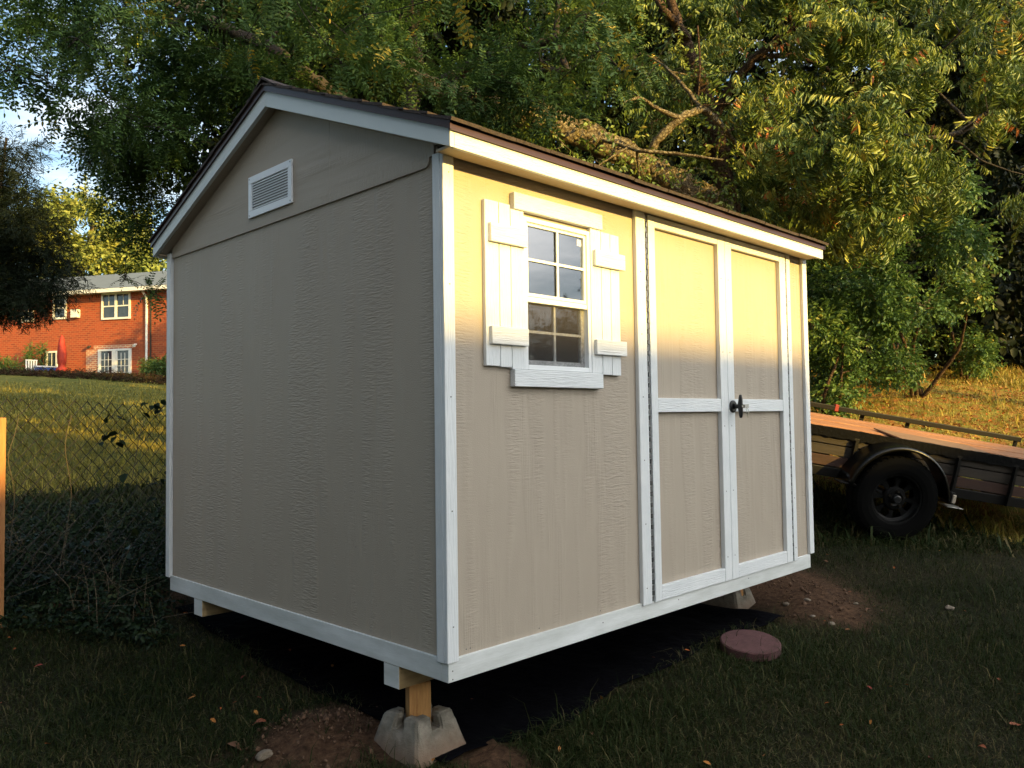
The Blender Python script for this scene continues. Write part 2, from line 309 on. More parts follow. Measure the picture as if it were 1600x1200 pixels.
def ground():
    t = np.linspace(-1, 1, 561)
    def ax(c, lo, hi):
        a = 4.2; k = np.sinh(a*t)/np.sinh(a)
        return c+np.where(k < 0, -k*(lo-c), k*(hi-c))
    gx = ax(.9, -250, 400); gy = ax(.8, -250, 400)
    X, Y = np.meshgrid(gx, gy, indexing='ij'); Z = height(X, Y)
    sm = soil_mask(X, Y); Z += sm*.007*rng.normal(size=X.shape)*(np.hypot(X-1, Y-1) < 5)
    n = len(gx); V = np.stack([X, Y, Z], -1).reshape(-1, 3); I = np.arange(n*n).reshape(n, n)
    F = np.stack([I[:-1, :-1], I[1:, :-1], I[1:, 1:], I[:-1, 1:]], -1).reshape(-1, 4)
    m = bpy.data.materials.new('lawn_earth'); m.use_nodes = True; tt = m.node_tree; b = tt.nodes['Principled BSDF']; b.inputs['Roughness'].default_value = .95; b.inputs['Specular IOR Level'].default_value = .15
    tc = nn(tt, 'ShaderNodeTexCoord')
    def noise(s, d=6, r=.6):
        n = nn(tt, 'ShaderNodeTexNoise'); n.inputs['Scale'].default_value = s; n.inputs['Detail'].default_value = d; n.inputs['Roughness'].default_value = r; tt.links.new(tc.outputs['Object'], n.inputs['Vector']); return n.outputs['Fac']
    def ramp(f, p0, c0, p1, c1):
        r = nn(tt, 'ShaderNodeValToRGB'); r.color_ramp.elements[0].position = p0; r.color_ramp.elements[1].position = p1
        r.color_ramp.elements[0].color = (*c0, 1); r.color_ramp.elements[1].color = (*c1, 1); tt.links.new(f, r.inputs[0]); return r.outputs[0]
    g = ramp(noise(1.3), .38, (.012, .017, .006), .62, (.034, .026, .012))
    g2 = ramp(noise(45), .35, (.014, .011, .006), .65, (.026, .028, .010))
    mx = nn(tt, 'ShaderNodeMix', data_type='RGBA'); mx.inputs[0].default_value = .5; tt.links.new(g, mx.inputs['A']); tt.links.new(g2, mx.inputs['B'])
    so_ = ramp(noise(28, 8, .7), .35, (.05, .026, .014), .7, (.19, .105, .06))
    sp = nn(tt, 'ShaderNodeSeparateXYZ'); tt.links.new(tc.outputs['Object'], sp.inputs[0])
    def lay(prev, col, fac):
        q = nn(tt, 'ShaderNodeMix', data_type='RGBA'); tt.links.new(fac, q.inputs[0]); tt.links.new(prev, q.inputs['A']); tt.links.new(col, q.inputs['B']); return q.outputs['Result']
    def mr(v, a, b_):
        r = nn(tt, 'ShaderNodeMapRange'); r.inputs['From Min'].default_value = a; r.inputs['From Max'].default_value = b_; tt.links.new(v, r.inputs['Value']); return r.outputs[0]
    lawn = ramp(noise(3), .4, (.10, .12, .025), .6, (.20, .18, .04)); dry = ramp(noise(5), .40, (.24, .25, .05), .60, (.36, .16, .045))
    base = lay(mx.outputs['Result'], lawn, mr(sp.outputs[1], 6, 9)); base = lay(base, dry, math_n(tt, 'MULTIPLY', mr(sp.outputs[0], 5.6, 7.5), math_n(tt, 'SUBTRACT', 1.0, mr(sp.outputs[1], 8, 11))))  # far lawn and dry hill earth, with sunlit brightness mixed into the colour
    at_ = nn(tt, 'ShaderNodeAttribute', attribute_name='rnd')
    m2 = nn(tt, 'ShaderNodeMix', data_type='RGBA'); tt.links.new(at_.outputs['Fac'], m2.inputs[0]); tt.links.new(base, m2.inputs['A']); tt.links.new(so_, m2.inputs['B'])
    tt.links.new(m2.outputs['Result'], b.inputs['Base Color'])
    bp = nn(tt, 'ShaderNodeBump'); bp.inputs['Strength'].default_value = 1; bp.inputs['Distance'].default_value = .03; tt.links.new(noise(60, 8, .75), bp.inputs['Height']); tt.links.new(bp.outputs[0], b.inputs['Normal'])
    o = mesh_obj('ground', V, F, m, rnd=sm.ravel(), smooth=True); tag(o, kind='structure')
ground()

# ------------------------------------------------------------------ grass
def frustum_pts(n, dmin, dmax, power=1.0, pxr=(-60, 1660)):
    """points on the ground, denser near the viewer's side of the yard"""
    u = rng.random(n); d = (dmin**(1-power)+(dmax**(1-power)-dmin**(1-power))*u)**(1/(1-power)) if power != 1 else dmin*(dmax/dmin)**u
    px = rng.uniform(*pxr, n); lat = (px-800)/FPX*d
    f2 = np.array([math.sin(YAW), math.cos(YAW)]); r2 = np.array([math.cos(YAW), -math.sin(YAW)])
    P = CAM[:2]+d[:, None]*f2+lat[:, None]*r2
    return P, d
def blades(P, hgt, wid, bend, rn):
    """curved 2-quad blades"""
    n = len(P); th = rng.uniform(0, 2*math.pi, n); ph = th+rng.normal(0, .7, n)
    side = np.stack([np.cos(th+math.pi/2), np.sin(th+math.pi/2), np.zeros(n)], -1)*wid[:, None]
    dr = np.stack([np.cos(ph), np.sin(ph), np.zeros(n)], -1)
    z = np.array([0, 0, 1.0]); b = np.c_[P, height(P[:, 0], P[:, 1])-.004]
    c1 = b+dr*(hgt*bend*.35)[:, None]+z*(hgt*(.62-.15*bend))[:, None]
    c2 = b+dr*(hgt*bend)[:, None]+z*(hgt*(1.0-.55*bend))[:, None]
    V = np.stack([b-side, b+side, c1+side*.8, c1-side*.8, c2+side*.15, c2-side*.15], 1).reshape(-1, 3)
    I = np.arange(n)[:, None]*6; F = np.concatenate([I+np.array([0, 1, 2, 3]), I+np.array([3, 2, 4, 5])], 0)
    return V, F, np.repeat(rn, 6)
GRASS = leaf_mat('grass_blade', [(0, (.011, .022, .006)), (.42, (.023, .036, .010)), (.56, (.040, .050, .016)), (.63, (.12, .095, .048)), (.70, (.22, .21, .04)), (.85, (.46, .36, .08)), (1, (.60, .37, .13))], .6, .25, .2)
def grass():
    Vs, Fs, Rs = [], [], []; base = 0
    for n, d0, d1, pw, hh, ww, pr in [(260000, 2.3, 7.5, 1.35, .042, .0017, (-60, 1660)), (150000, .6, 7.5, 1.1, .042, .0022, (-2600, 4200)), (110000, 6.5, 16, 1.1, .075, .0035, (-60, 1660)), (90000, 14, 42, 1.1, .11, .009, (-60, 1660)), (90000, 6.5, 42, 1.1, .10, .009, (-2200, 3800))]:
        P, d = frustum_pts(n, d0, d1, pw, pr)
        cl_ = .5+.5*np.sin(2.9*P[:, 0]+1.7*np.sin(2.1*P[:, 1]))*np.sin(3.3*P[:, 1]+1.4*np.sin(1.7*P[:, 0]))
        keep = rng.random(n) > soil_mask(P[:, 0], P[:, 1])*.97+.25*(1-cl_)
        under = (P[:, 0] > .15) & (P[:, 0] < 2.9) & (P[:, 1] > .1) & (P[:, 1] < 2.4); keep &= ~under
        keep &= ~((P[:, 1] > 32.8) & (d > 30))
        hh_mask = (np.hypot(P[:, 0]-.13, P[:, 1]-.35) < .2); keep &= ~hh_mask
        P = P[keep]; c = cl_[keep]; m = len(P)
        h = hh*rng.lognormal(0, .5, m)*(.55+.7*c); r = np.clip(rng.normal(.42, .2, m)+.15*(.5-c), 0, .8)
        hill = (P[:, 0] > 6) & (P[:, 1] < 9); straw = rng.random(m) < .13+.38*(1-c)**2; r = np.clip(r, 0, .56); far_ = (P[:, 1] > 7)&(~hill); r[straw] = rng.uniform(.56, .645, straw.sum()); r[far_] = rng.uniform(.64, .86, far_.sum()); r[hill] = np.where(rng.random(hill.sum()) < .6, rng.uniform(.66, .82, hill.sum()), rng.uniform(.82, 1, hill.sum()))  # hill and far blades: drier tone plus sunlit brightness painted into it
        V, F, R = blades(P, h, ww*rng.uniform(.7, 1.3, m), rng.uniform(.3, 1.5, m), r)
        Vs.append(V); Fs.append(F+base); Rs.append(R); base += len(V)
    o = mesh_obj('grass', np.concatenate(Vs), np.concatenate(Fs), GRASS, rnd=np.concatenate(Rs))
    tag(o, 'short patchy lawn grass mixed with dry straw covering the ground', 'grass', kind='stuff')
grass()

# ------------------------------------------------------------------ the shed
L, W, H = 2.985, 2.45, 1.96
OH, OV, HE, HP, YC = .061, .111, 2.001, 2.535, 1.22
SL = (HP-HE)/(YC+OV)
shed = empty('storage_shed', (0, 0, 0), 'beige wooden garden shed with white trim, double doors and one shuttered window, raised on blocks', 'shed')
YF = .012                                                       # outer face of the front siding
WX0, WX1, WZ0, WZ1 = .425, .852, 1.155, 1.785                   # window opening
f = MB()
f.box(.012, WX0, YF, YF+.03, .082, H); f.box(WX1, 1.25, YF, YF+.03, .082, H); f.box(WX0, WX1, YF, YF+.03, .082, WZ0); f.box(WX0, WX1, YF, YF+.03, WZ1, H)
f.box(2.76, L-.01, YF, YF+.03, .082, H); f.box(1.25, 2.76, YF+.012, YF+.03, .082, H)
f.build('front_wall', TAUPE, shed)
s_ = MB(); s_.box(.012, .042, YF+.032, W-.02, .082, 1.99)
s_.build('side_wall', TAUPE, shed)
bk = MB(); bk.box(.045, L-.012, W-.045, W-.018, .082, H+.02); bk.build('back_wall', TAUPE, shed)
rw = MB(); rw.prism([(YF+.032, .082), (W-.05, .082), (W-.05, HE-.02), (YC, HP-.05), (YF+.032, HE-.02)], L-.042, L-.012, 0); rw.build('far_side_wall', TAUPE, shed)
fl = MB(); fl.box(.045, L-.045, .045, W-.05, .06, .08); fl.build('floor', INNER, shed)
# stained inner frame so the inside reads as a framed room
fr = MB()
for x in np.arange(.10, L-.1, .4): fr.box(x, x+.04, W-.13, W-.047, .085, H)
fr.build('wall_studs', INNER, shed)
# gable panels (overlap the side wall, joint in the middle)
def zr(y): return HE+SL*((y+OV) if y <= YC else (2*YC+OV-y))
g = MB(); zt = -.070; yj = .765
arc = [(.085+.028*(1-math.cos(a)), 1.948-.030*math.sin(a)) for a in np.linspace(0, math.pi/2, 6)]
g.prism([(.056, 1.955), (.085, 1.955)] + arc + [(yj-.001, 1.917), (yj-.001, zr(yj)+zt), (.056, zr(.056)+zt+.03)], .003, .012, 0)
g.prism([(yj+.001, 1.917), (W-.02, 1.917), (W-.02, zr(W-.02)+zt), (YC, zr(YC)+zt), (yj+.001, zr(yj)+zt)], .003, .012, 0)
gp = g.build('gable_panel', TAUPE_H, shed)
# vent
v = MB(); y0, y1, z0, z1 = 1.072, 1.49, 1.975, 2.182
v.box(-.008, .002, y0, y1, z0, z0+.035); v.box(-.008, .002, y0, y1, z1-.035, z1); v.box(-.008, .002, y0, y0+.035, z0+.035, z1-.035); v.box(-.008, .002, y1-.035, y1, z0+.035, z1-.035)
vent = v.build('gable_vent', WSM, shed, bevel=.0015)
v = MB()
for i in range(10):
    z = z0+.038+i*.0133
    v.add([(-.007, y0+.035, z), (-.007, y1-.035, z), (.002, y1-.035, z+.010), (.002, y0+.035, z+.010), (-.007, y0+.035, z+.0035), (-.007, y1-.035, z+.0035), (.002, y1-.035, z+.0135), (.002, y0+.035, z+.0135)],
          [(0, 1, 2, 3), (7, 6, 5, 4), (0, 4, 5, 1), (3, 2, 6, 7)])
v.build('louvre', WSM, vent)
v = MB(); v.box(.0024, .0029, y0+.03, y1-.03, z0+.03, z1-.03); v.build('vent_backing', NAIL, vent)
# corner trims
def corner(name, parts, m=WV):
    b = MB()
    for p in parts: b.box(*p)
    return b.build(name, m, shed, bevel=.003)
corner('corner_trim', [(-.008, .046, -.008, YF-.001, .071, 1.955), (-.008, .0115, YF, .055, .069, 1.955)])
corner('corner_trim', [(-.003, .03, W-.004, W+.045, .069, 1.95)])
corner('corner_trim', [(L-.012, L+.045, -.008, YF, .085, 1.955), (L-.011, L+.045, YF+.001, .05, .085, 1.955)])
corner('corner_trim', [(L-.011, L+.02, W-.05, W+.02, .085, 1.95)])
# floor band
b = MB(); b.box(0, L, -.001, .036, 0, .082); b.build('front_band', WBAND, shed, bevel=.002)
b = MB(); b.box(.001, .037, .038, W-.01, 0, .082); b.build('side_band', WBAND, shed, bevel=.002)
b = MB(); b.box(L-.037, L-.001, .038, W-.01, 0, .082); b.box(.039, L-.039, W-.046, W-.01, 0, .078); b.build('rear_band', WBAND, shed)
b = MB()
for x in np.arange(.3, L-.1, .4): b.box(x, x+.036, .037, W-.048, .001, .058)
b.build('floor_joist', LUMBER, shed)
for ys in (.297, 2.03):
    k = MB(); k.box(.004, L-.004, ys, ys+.10, -.090, -.001); k.mi = [1 if i == 0 else 0 for i in range(6)]
    k.build('skid', [LUMBER, WBAND], shed, bevel=.003)
# nails as small dimples
def pin(name, par, loc, r, ax):
    k = (name, ax)
    if k not in PINS:
        b = MB(); b.tube([(0, 0, 0), (0, .0028, 0)] if ax else [(0, 0, 0), (.0028, 0, 0)], 1.0*.0028, 7); PINS[k] = b.build(name, NAIL, par); o = PINS[k]
    else: o = PINS[k].copy(); COL.objects.link(o)
    o.parent = par; o.location = loc; o.scale = (1, r/.0028, r/.0028) if not ax else (r/.0028, 1, r/.0028); return o
PINS = {}
def nail_front(x, z, y, r=.0028): pin('nail', shed, (x, y-.0008, z), r, 1)
for z in np.arange(.15, 1.95, .30): nail_front(1.225, z, -.0105); nail_front(2.77, z, -.0105)
for z in (.105, .07, .04): nail_front(.02+.01*(z > .1), z-.03, -.0015)
for z in np.arange(.2, 1.9, .42): nail_front(.02, z, -.0085)
for x in (.10, .12, .5, .9): nail_front(x, .10, YF)
for x in (.9, 1.5, 2.2): nail_front(x, .05, -.0015)
for zz in (.2, .55, .9, 1.3, 1.7):
    for xx in (1.965, 2.04): nail_front(xx, zz, -.0125)
for yy in (.60, 1.0, 1.42, 1.83, 2.2):
    for zz in np.arange(.2, 1.85, .23): pin('nail', shed, (.0112, yy+.004*math.sin(zz*9), zz), .0022, 0)

for yy in (1.084, 1.478):
    for zz in (1.987, 2.170): pin('vent_screw', vent, (-.0095, yy, zz), .003, 0)
# window
win = empty('window', (0, 0, 0)); win.parent = shed
b = MB(); y0, y1 = -.004, .045; t = .020
b.box(WX0, WX0+t, y0, y1, WZ0, WZ1); b.box(WX1-t, WX1, y0, y1, WZ0, WZ1); b.box(WX0+t, WX1-t, y0, y1, WZ1-t, WZ1); b.box(WX0+t, WX1-t, y0, y1, WZ0, WZ0+t)
b.build('window_frame', WSM, win, bevel=.002)
xm0, xm1 = WX0+t, WX1-t
def sash(z0, z1, y, tt, xm, bars):
    b = MB(); b.box(xm0, xm0+tt, y, y+.016, z0, z1); b.box(xm1-tt, xm1, y, y+.016, z0, z1); b.box(xm0+tt, xm1-tt, y, y+.016, z1-tt, z1); b.box(xm0+tt, xm1-tt, y, y+.016, z0, z0+tt)
    s = b.build('sash', WSM, win, bevel=.0015)
    b = MB(); zc = (z0+z1)/2; b.box(xm-.0055, xm+.0055, y+bars, y+bars+.006, z0+tt, z1-tt); b.box(xm0+tt, xm-.0056, y+bars, y+bars+.006, zc-.0055, zc+.0055); b.box(xm+.0056, xm1-tt, y+bars, y+bars+.006, zc-.0055, zc+.0055)
    b.build('muntin', WSM, s)
    b = MB(); b.box(xm0+tt-.002, xm1-tt+.002, y+.009, y+.0105, z0+tt-.002, z1-tt+.002); b.build('pane', GLASS, s)
    return s
zmid = 1.462
su = sash(zmid-.004, WZ1-t, .004, .014, .5*(xm0+xm1)+.005, .0005)
slw = sash(WZ0+t, zmid-.006, .021, .022, .5*(xm0+xm1), .0015)
b = MB(); b.box(xm0, xm1, .0015, .0195, zmid-.028, zmid-.006); b.build('meeting_rail', WSM, win, bevel=.002)
b = MB(); b.box(xm0+.004, xm1-.004, .0165, .0175, WZ0+t+.002, zmid-.030); b.build('insect_screen', SCREEN, win)
b = MB(); b.box(xm1-.012, xm1-.004, .048, .10, WZ0+.03, WZ1-.03); b.build('window_jamb', WSM, win)
b = MB(); b.box(.783, .811, .0122, .0127, 1.715, 1.742); lab = b.build('sticker', mat('white_sticker', (.8, .8, .8), .5), su)
b = MB()
for i, wd in enumerate((.012, .018, .016)): b.box(.787, .787+wd, 0.0117, .0121, 1.735-i*.007, 1.7358-i*.007)
b.build('sticker_print', NAIL, su)
# casing around the window
b = MB(); b.box(.362, .932, -.016, YF-.0005, 1.802, 1.871); b.build('window_header', WHX, shed, bevel=.003)
b = MB(); b.box(.351, .917, -.017, YF-.0005, 1.084, 1.153); b.build('window_sill', WHX, shed, bevel=.003)
def shutter(xs, z0s, z1s, bt, zb):
    s = empty('shutter', (0, 0, 0)); s.parent = shed
    for (xa, xb), za, zc in zip(xs, z0s, z1s):
        b = MB(); b.box(xa, xb, -.0065, YF-.0005, za, zc); b.build('board', WV, s, bevel=.002)
    for z in zb:
        b = MB(); b.box(bt[0], bt[1], -.024, -.007, z[0], z[1]); b.build('batten', WHX, s, bevel=.0025)
shutter([(.205, .280), (.2835, .3455), (.349, .424)], [1.163, 1.160, 1.1545], [1.815, 1.815, 1.8005], (.222, .428), [(1.248, 1.318), (1.650, 1.724)])
shutter([(.853, .926), (.9295, .9945), (.998, 1.062)], [1.1545, 1.148, 1.146], [1.8005, 1.797, 1.795], (.868, 1.088), [(1.236, 1.303), (1.634, 1.706)])

# doors
b = MB(); b.box(1.195, 1.268, -.010, YF-.0005, .071, 1.945); b.build('door_trim', WV, shed, bevel=.003)
b = MB(); b.box(2.748, 2.795, -.010, YF-.0005, .071, 1.940); b.build('door_trim', WV, shed, bevel=.003)
def door(xa, xb, sl, sr, label):
    d = empty('door', (0, 0, 0)); d.parent = shed
    if label: d['label'] = label
    yo, yi = -.012, .0135; zb, zt_ = .073, 1.936
    b = MB(); b.box(xa+.01, xb-.01, yi, yi+.009, zb+.01, zt_-.01); b.build('panel', TAUPE, d)
    b = MB(); b.box(xa, xa+sl, yo, yi-.0005, zb, zt_); b.build('stile', WV, d, bevel=.0025)
    b = MB(); b.box(xb-sr, xb, yo, yi-.0005, zb, zt_); b.build('stile', WV, d, bevel=.0025)
    for za, zc in ((zb, .142), (.977, 1.046), (1.883, zt_)):
        b = MB(); b.box(xa+sl+.0008, xb-sr-.0008, yo+.0015, yi-.0005, za, zc); b.build('rail', WHX, d, bevel=.0025)
    return d
dl = door(1.292, 2.0095, .055, .071, 'left door of the pair'); dr = door(2.0125, 2.728, .068, .074, 'right door of the pair, with the black handle')
def hinge(x, par):
    b = MB(); b.box(x-.010, x+.010, .004, .0125, .080, 1.93)
    for i, z in enumerate(np.arange(.082, 1.92, .026)):
        dx = .0035 if i % 2 else -.0035
        b.box(x+dx-.005, x+dx+.005, -.009, .004, z, z+.021)
    return b.build('hinge', STEEL, par)
hinge(1.280, dl); hinge(2.738, dr)
hd = empty('handle', (0, 0, 0)); hd.parent = dr
hx, hzz = 2.052, 1.005
b = MB(); b.tube([(hx, -.012, hzz), (hx, -.020, hzz), (hx, -.024, hzz)], [.034, .034, .028], 20); b.build('rose', BLACKP, hd, bevel=.001)
b = MB(); b.tube([(hx, -.024, hzz), (hx, -.040, hzz), (hx, -.058, hzz)], [.016, .012, .014], 14)
b.tube([(hx-.004, -.064, hzz-.062), (hx, -.062, hzz-.045), (hx, -.060, hzz), (hx, -.062, hzz+.045), (hx-.004, -.064, hzz+.062)], [.007, .011, .014, .011, .007], 12)
b.build('grip', BLACKP, hd, smooth=True)
b = MB(); b.tube([(hx, -.074, hzz), (hx, -.083, hzz)], .010, 12); b.box(hx-.001, hx+.001, -.108, -.083, hzz-.010, hzz+.010)
b.tube([(hx+.010*math.cos(a), -.100+.002*math.sin(a), hzz-.020+.012*math.sin(a)) for a in np.linspace(0, 6.28, 14)], .0012, 5)
b.box(hx+.002, hx+.004, -.102, -.098, hzz-.062, hzz-.030); b.box(hx+.002, hx+.004, -.110, -.090, hzz-.044, hzz-.028); b.box(hx-.006, hx-.004, -.099, -.094, hzz-.055, hzz-.030)
b.build('key', CHROME, hd)

# roof
RX0, RX1 = -OH, L+.062
rf = empty('roof', (0, 0, 0)); rf.parent = shed
b = MB()                                                        # sheathing slab
yA, yB = -OV+.006, 2*YC+OV-.006
b.prism([(yA, zr(yA)-.012), (YC, zr(YC)-.012), (yB, zr(yB)-.012), (yB, zr(yB)+.008), (YC, zr(YC)+.010), (yA, zr(yA)+.008)], RX0+.004, RX1-.004, 0)
b.build('roof_deck', INNER, rf)
def rake(x0, x1):
    b = MB(); h = .078
    b.prism([(-OV, zr(-OV)-h+.010), (YC, zr(YC)-h), (YC, zr(YC)), (-OV, zr(-OV))], x0, x1, 0)
    b.prism([(YC+.0008, zr(YC)-h), (2*YC+OV, zr(-OV)-h+.010), (2*YC+OV, zr(-OV)), (YC+.0008, zr(YC))], x0, x1, 0)
    return b.build('rake_board', WRAKE, rf, bevel=.0015)
rake(RX0, RX0+.02); rake(RX1-.02, RX1)
b = MB(); b.box(RX0+.021, RX1-.021, -OV, -OV+.018, HE-.068, HE-.001); b.build('front_fascia', WHX, rf, bevel=.002)
b = MB(); b.box(RX0+.021, RX1-.021, 2*YC+OV-.018, 2*YC+OV, HE-.068, HE-.001); b.build('rear_fascia', WHX, rf)
b = MB(); b.box(RX0+.021, RX1-.021, -OV+.0185, -.009, HE-.060, HE-.050); b.build('soffit', SOFFIT, rf)
b = MB(); b.box(RX0+.021, RX1-.021, W+.05, 2*YC+OV-.0185, HE-.060, HE-.050); b.build('soffit', SOFFIT, rf)
b = MB()
for sg in (0, 1):                                               # under-rake strip between rake board and gable
    ya, yb = (-.009, YC) if sg == 0 else (YC, W+.04)
    b.prism([(ya, zr(ya)-.072), (yb, zr(yb)-.074), (yb, zr(yb)-.064), (ya, zr(ya)-.062)], RX0+.0205, .0025, 0)
b.build('rake_soffit', TAUPE, rf)
b = MB()                                                        # drip edges
b.prism([(-OV-.010, HE-.010), (-OV-.001, HE-.010), (-OV-.001, HE+.012), (-OV+.03, HE+.026), (-OV-.010, HE+.014)], RX0-.008, RX1+.008, 0)
for (x0, x1) in ((RX0-.010, RX0-.001), (RX1+.001, RX1+.010)):
    b.prism([(-OV-.012, HE-.008), (YC, HP-.004), (2*YC+OV+.012, HE-.008), (2*YC+OV+.012, HE+.026), (YC, HP+.034), (-OV-.012, HE+.026)], x0, x1, 0)
b.prism([(2*YC+OV+.001, HE-.010), (2*YC+OV+.010, HE-.010), (2*YC+OV+.010, HE+.014), (2*YC+OV-.03, HE+.026), (2*YC+OV+.001, HE+.012)], RX0-.008, RX1+.008, 0)
b.build('drip_edge', DRIP, rf)
b = MB(); th = math.atan(SL); ln = (YC+OV+.02)/math.cos(th); nC = 10; ex = ln/nC
for side in (0, 1):
    for c in range(nC):
        x = RX0-.02-random.random()*.1*0
        while x < RX1+.018:
            wd = random.uniform(.12, .30); x1 = min(x+wd, RX1+.020)
            s0 = c*ex-.006*random.random(); s1 = (c+1)*ex+.03 if c < nC-1 else ln
            tk = .006+.003*random.random(); off = .018; lift = .004*random.random()
            def pt(s, h):
                y = -OV-.02+s*math.cos(th)-h*math.sin(th); z = HE-.02*SL+.012+s*math.sin(th)+h*math.cos(th)
                return (y if side == 0 else 2*YC-y, z)
            q = [pt(s0, off-.006+lift), pt(s1, off-.008), pt(s1, off-.001), pt(s0, off+tk+lift)]
            b.prism(q, x, x1-.002, 0); x = x1
b.build('shingles', SHING, rf)
b = MB(); x = RX0-.02
while x < RX1:
    x1 = min(x+.15, RX1+.02); lf = .003*random.random()
    b.prism([(YC-.12, zr(YC-.12)+.030+lf), (YC, HP+.050+lf), (YC+.12, zr(YC+.12)+.030+lf), (YC+.12, zr(YC+.12)+.037+lf), (YC, HP+.060+lf), (YC-.12, zr(YC-.12)+.037+lf)], x, x1+.03, 0); x = x1
b.build('ridge_cap', SHING, rf)

# ------------------------------------------------------------------ deck blocks, posts, paver, fabric
def deck_block(loc, rot, label, s=1.0):
    r = empty('deck_block', (0, 0, 0), label, 'concrete block', 'concrete pier blocks under the shed', mw=Matrix.Translation(loc) @ Matrix.Rotation(rot, 4, 'Z'))
    me = bpy.data.meshes.new('pier'); bm = bmesh.new()
    # frustum with a cross-shaped slot and a square socket: build by height field of columns
    B, T, Hh = .152*s, .096*s, .190*s; sw, so2 = .021*s, .050*s; slot = .135*s
    def half(z): return B+(T-B)*z/Hh
    ks = [-1, -so2/T, -sw/T, sw/T, so2/T, 1]
    def P(u, vv, z): return (u*half(z), vv*half(z), z)
    V = {}
    def vert(a, b_, z):
        k = (a, b_, round(z, 5))
        if k not in V: V[k] = bm.verts.new(P(ks[a], ks[b_], z))
        return V[k]
    def low(i, j): return (i == 2 or j == 2) or (i in (1, 2, 3) and j in (1, 2, 3))
    top = [[(slot if low(i, j) else Hh) for j in range(5)] for i in range(5)]
    for i in range(5):
        for j in range(5):
            z = top[i][j]; bm.faces.new([vert(i, j, z), vert(i+1, j, z), vert(i+1, j+1, z), vert(i, j+1, z)])
            bm.faces.new([vert(i, j, 0), vert(i, j+1, 0), vert(i+1, j+1, 0), vert(i+1, j, 0)])
            for di, dj, e in ((1, 0, ((i+1, j), (i+1, j+1))), (-1, 0, ((i, j+1), (i, j))), (0, 1, ((i+1, j+1), (i, j+1))), (0, -1, ((i, j), (i+1, j)))):
                a, b_ = i+di, j+dj; o = top[a][b_] if 0 <= a < 5 and 0 <= b_ < 5 else 0
                levels = [q for q in sorted({o, z}) ]
                if o < z:
                    zz = sorted(set([o, z] + ([slot] if o < slot < z else [])))
                    for z0_, z1_ in zip(zz[:-1], zz[1:]):
                        (a0, b0), (a1, b1) = e
                        bm.faces.new([vert(a0, b0, z0_), vert(a1, b1, z0_), vert(a1, b1, z1_), vert(a0, b0, z1_)])
    bmesh.ops.recalc_face_normals(bm, faces=bm.faces)
    eg = [e for e in bm.edges if len(e.link_faces) == 2 and e.calc_face_angle(0) > .5]
    bmesh.ops.bevel(bm, geom=eg, offset=.006*s, segments=2, affect='EDGES', clamp_overlap=True)
    bmesh.ops.triangulate(bm, faces=bm.faces); bmesh.ops.subdivide_edges(bm, edges=[e for e in bm.edges if e.calc_length() > .02], cuts=3, use_grid_fill=True)
    bmesh.ops.triangulate(bm, faces=bm.faces)
    for v_ in bm.verts:
        c_ = v_.co; k_ = .0016*math.sin(71*c_.x+3*math.sin(53*c_.z))*math.sin(67*c_.y+2*math.sin(61*c_.x))+random.gauss(0, .0006); v_.co = c_+v_.normal*k_
    for f_ in bm.faces: f_.smooth = True
    bm.to_mesh(me); bm.free(); me.materials.append(CONC)
    o = bpy.data.objects.new('pier', me); COL.objects.link(o); o.parent = r
    # label the single mesh itself
    return r
ZB = hz(.13, .35)-.0
deck_block((.135, .345, -.40), math.radians(4), 'grey concrete pier block with notched top under the near corner of the shed')
deck_block((2.74, .44, -.325), math.radians(2), 'grey concrete pier block half hidden in shade under the far front corner of the shed')
def post(loc, rot, h, label):
    r = empty('support_post', loc, label, 'post', 'short wooden posts between blocks and skids'); r.rotation_euler = (0, 0, rot)
    b = MB(); b.box(-.044, .044, -.044, .044, 0, h); b.build('timber', POSTW, r, bevel=.003)
post((.135, .345, -.400+.136), math.radians(-28), .1735, 'short orange cedar post standing in the near concrete block')
post((2.74, .39, -.325+.130), math.radians(3), .104, 'short wooden post on the far concrete block in the dark under the shed')
b = MB(); c = at(1172, 1008, 4.18); px_, py_ = c[0], c[1]; gz = hz(px_, py_)
n = 40; prof = [(.0, .046), (.146, .046), (.152, .041), (.153, .004), (.148, 0), (.0, 0)]
V = []; F = []
for r_, z_ in prof: V += [(r_*math.cos(a), r_*math.sin(a), z_) for a in np.linspace(0, 2*math.pi, n, endpoint=False)]
for i in range(len(prof)-1): F += [(i*n+j, i*n+(j+1) % n, (i+1)*n+(j+1) % n, (i+1)*n+j) for j in range(n)]
pv = mesh_obj('stepping_stone', V, F, PAVER); pv.location = (px_, py_, gz+.012); pv.rotation_euler = (math.radians(4), math.radians(-7), .3)
tag(pv, 'round dark red concrete stepping stone lying tilted in front of the shed', 'stepping stone')
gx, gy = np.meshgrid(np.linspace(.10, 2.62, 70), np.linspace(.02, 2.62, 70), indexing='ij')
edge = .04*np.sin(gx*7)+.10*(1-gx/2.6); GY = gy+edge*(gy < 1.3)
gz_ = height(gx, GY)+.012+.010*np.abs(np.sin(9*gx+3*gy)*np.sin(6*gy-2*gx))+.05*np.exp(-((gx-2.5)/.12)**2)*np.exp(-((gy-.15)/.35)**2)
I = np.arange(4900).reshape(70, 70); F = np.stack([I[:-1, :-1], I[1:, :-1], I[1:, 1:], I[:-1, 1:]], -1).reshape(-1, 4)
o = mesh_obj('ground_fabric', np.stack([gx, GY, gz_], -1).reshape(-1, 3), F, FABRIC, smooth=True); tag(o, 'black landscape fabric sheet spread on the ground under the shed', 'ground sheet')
md = o.modifiers.new('th', 'SOLIDIFY'); md.thickness = .003

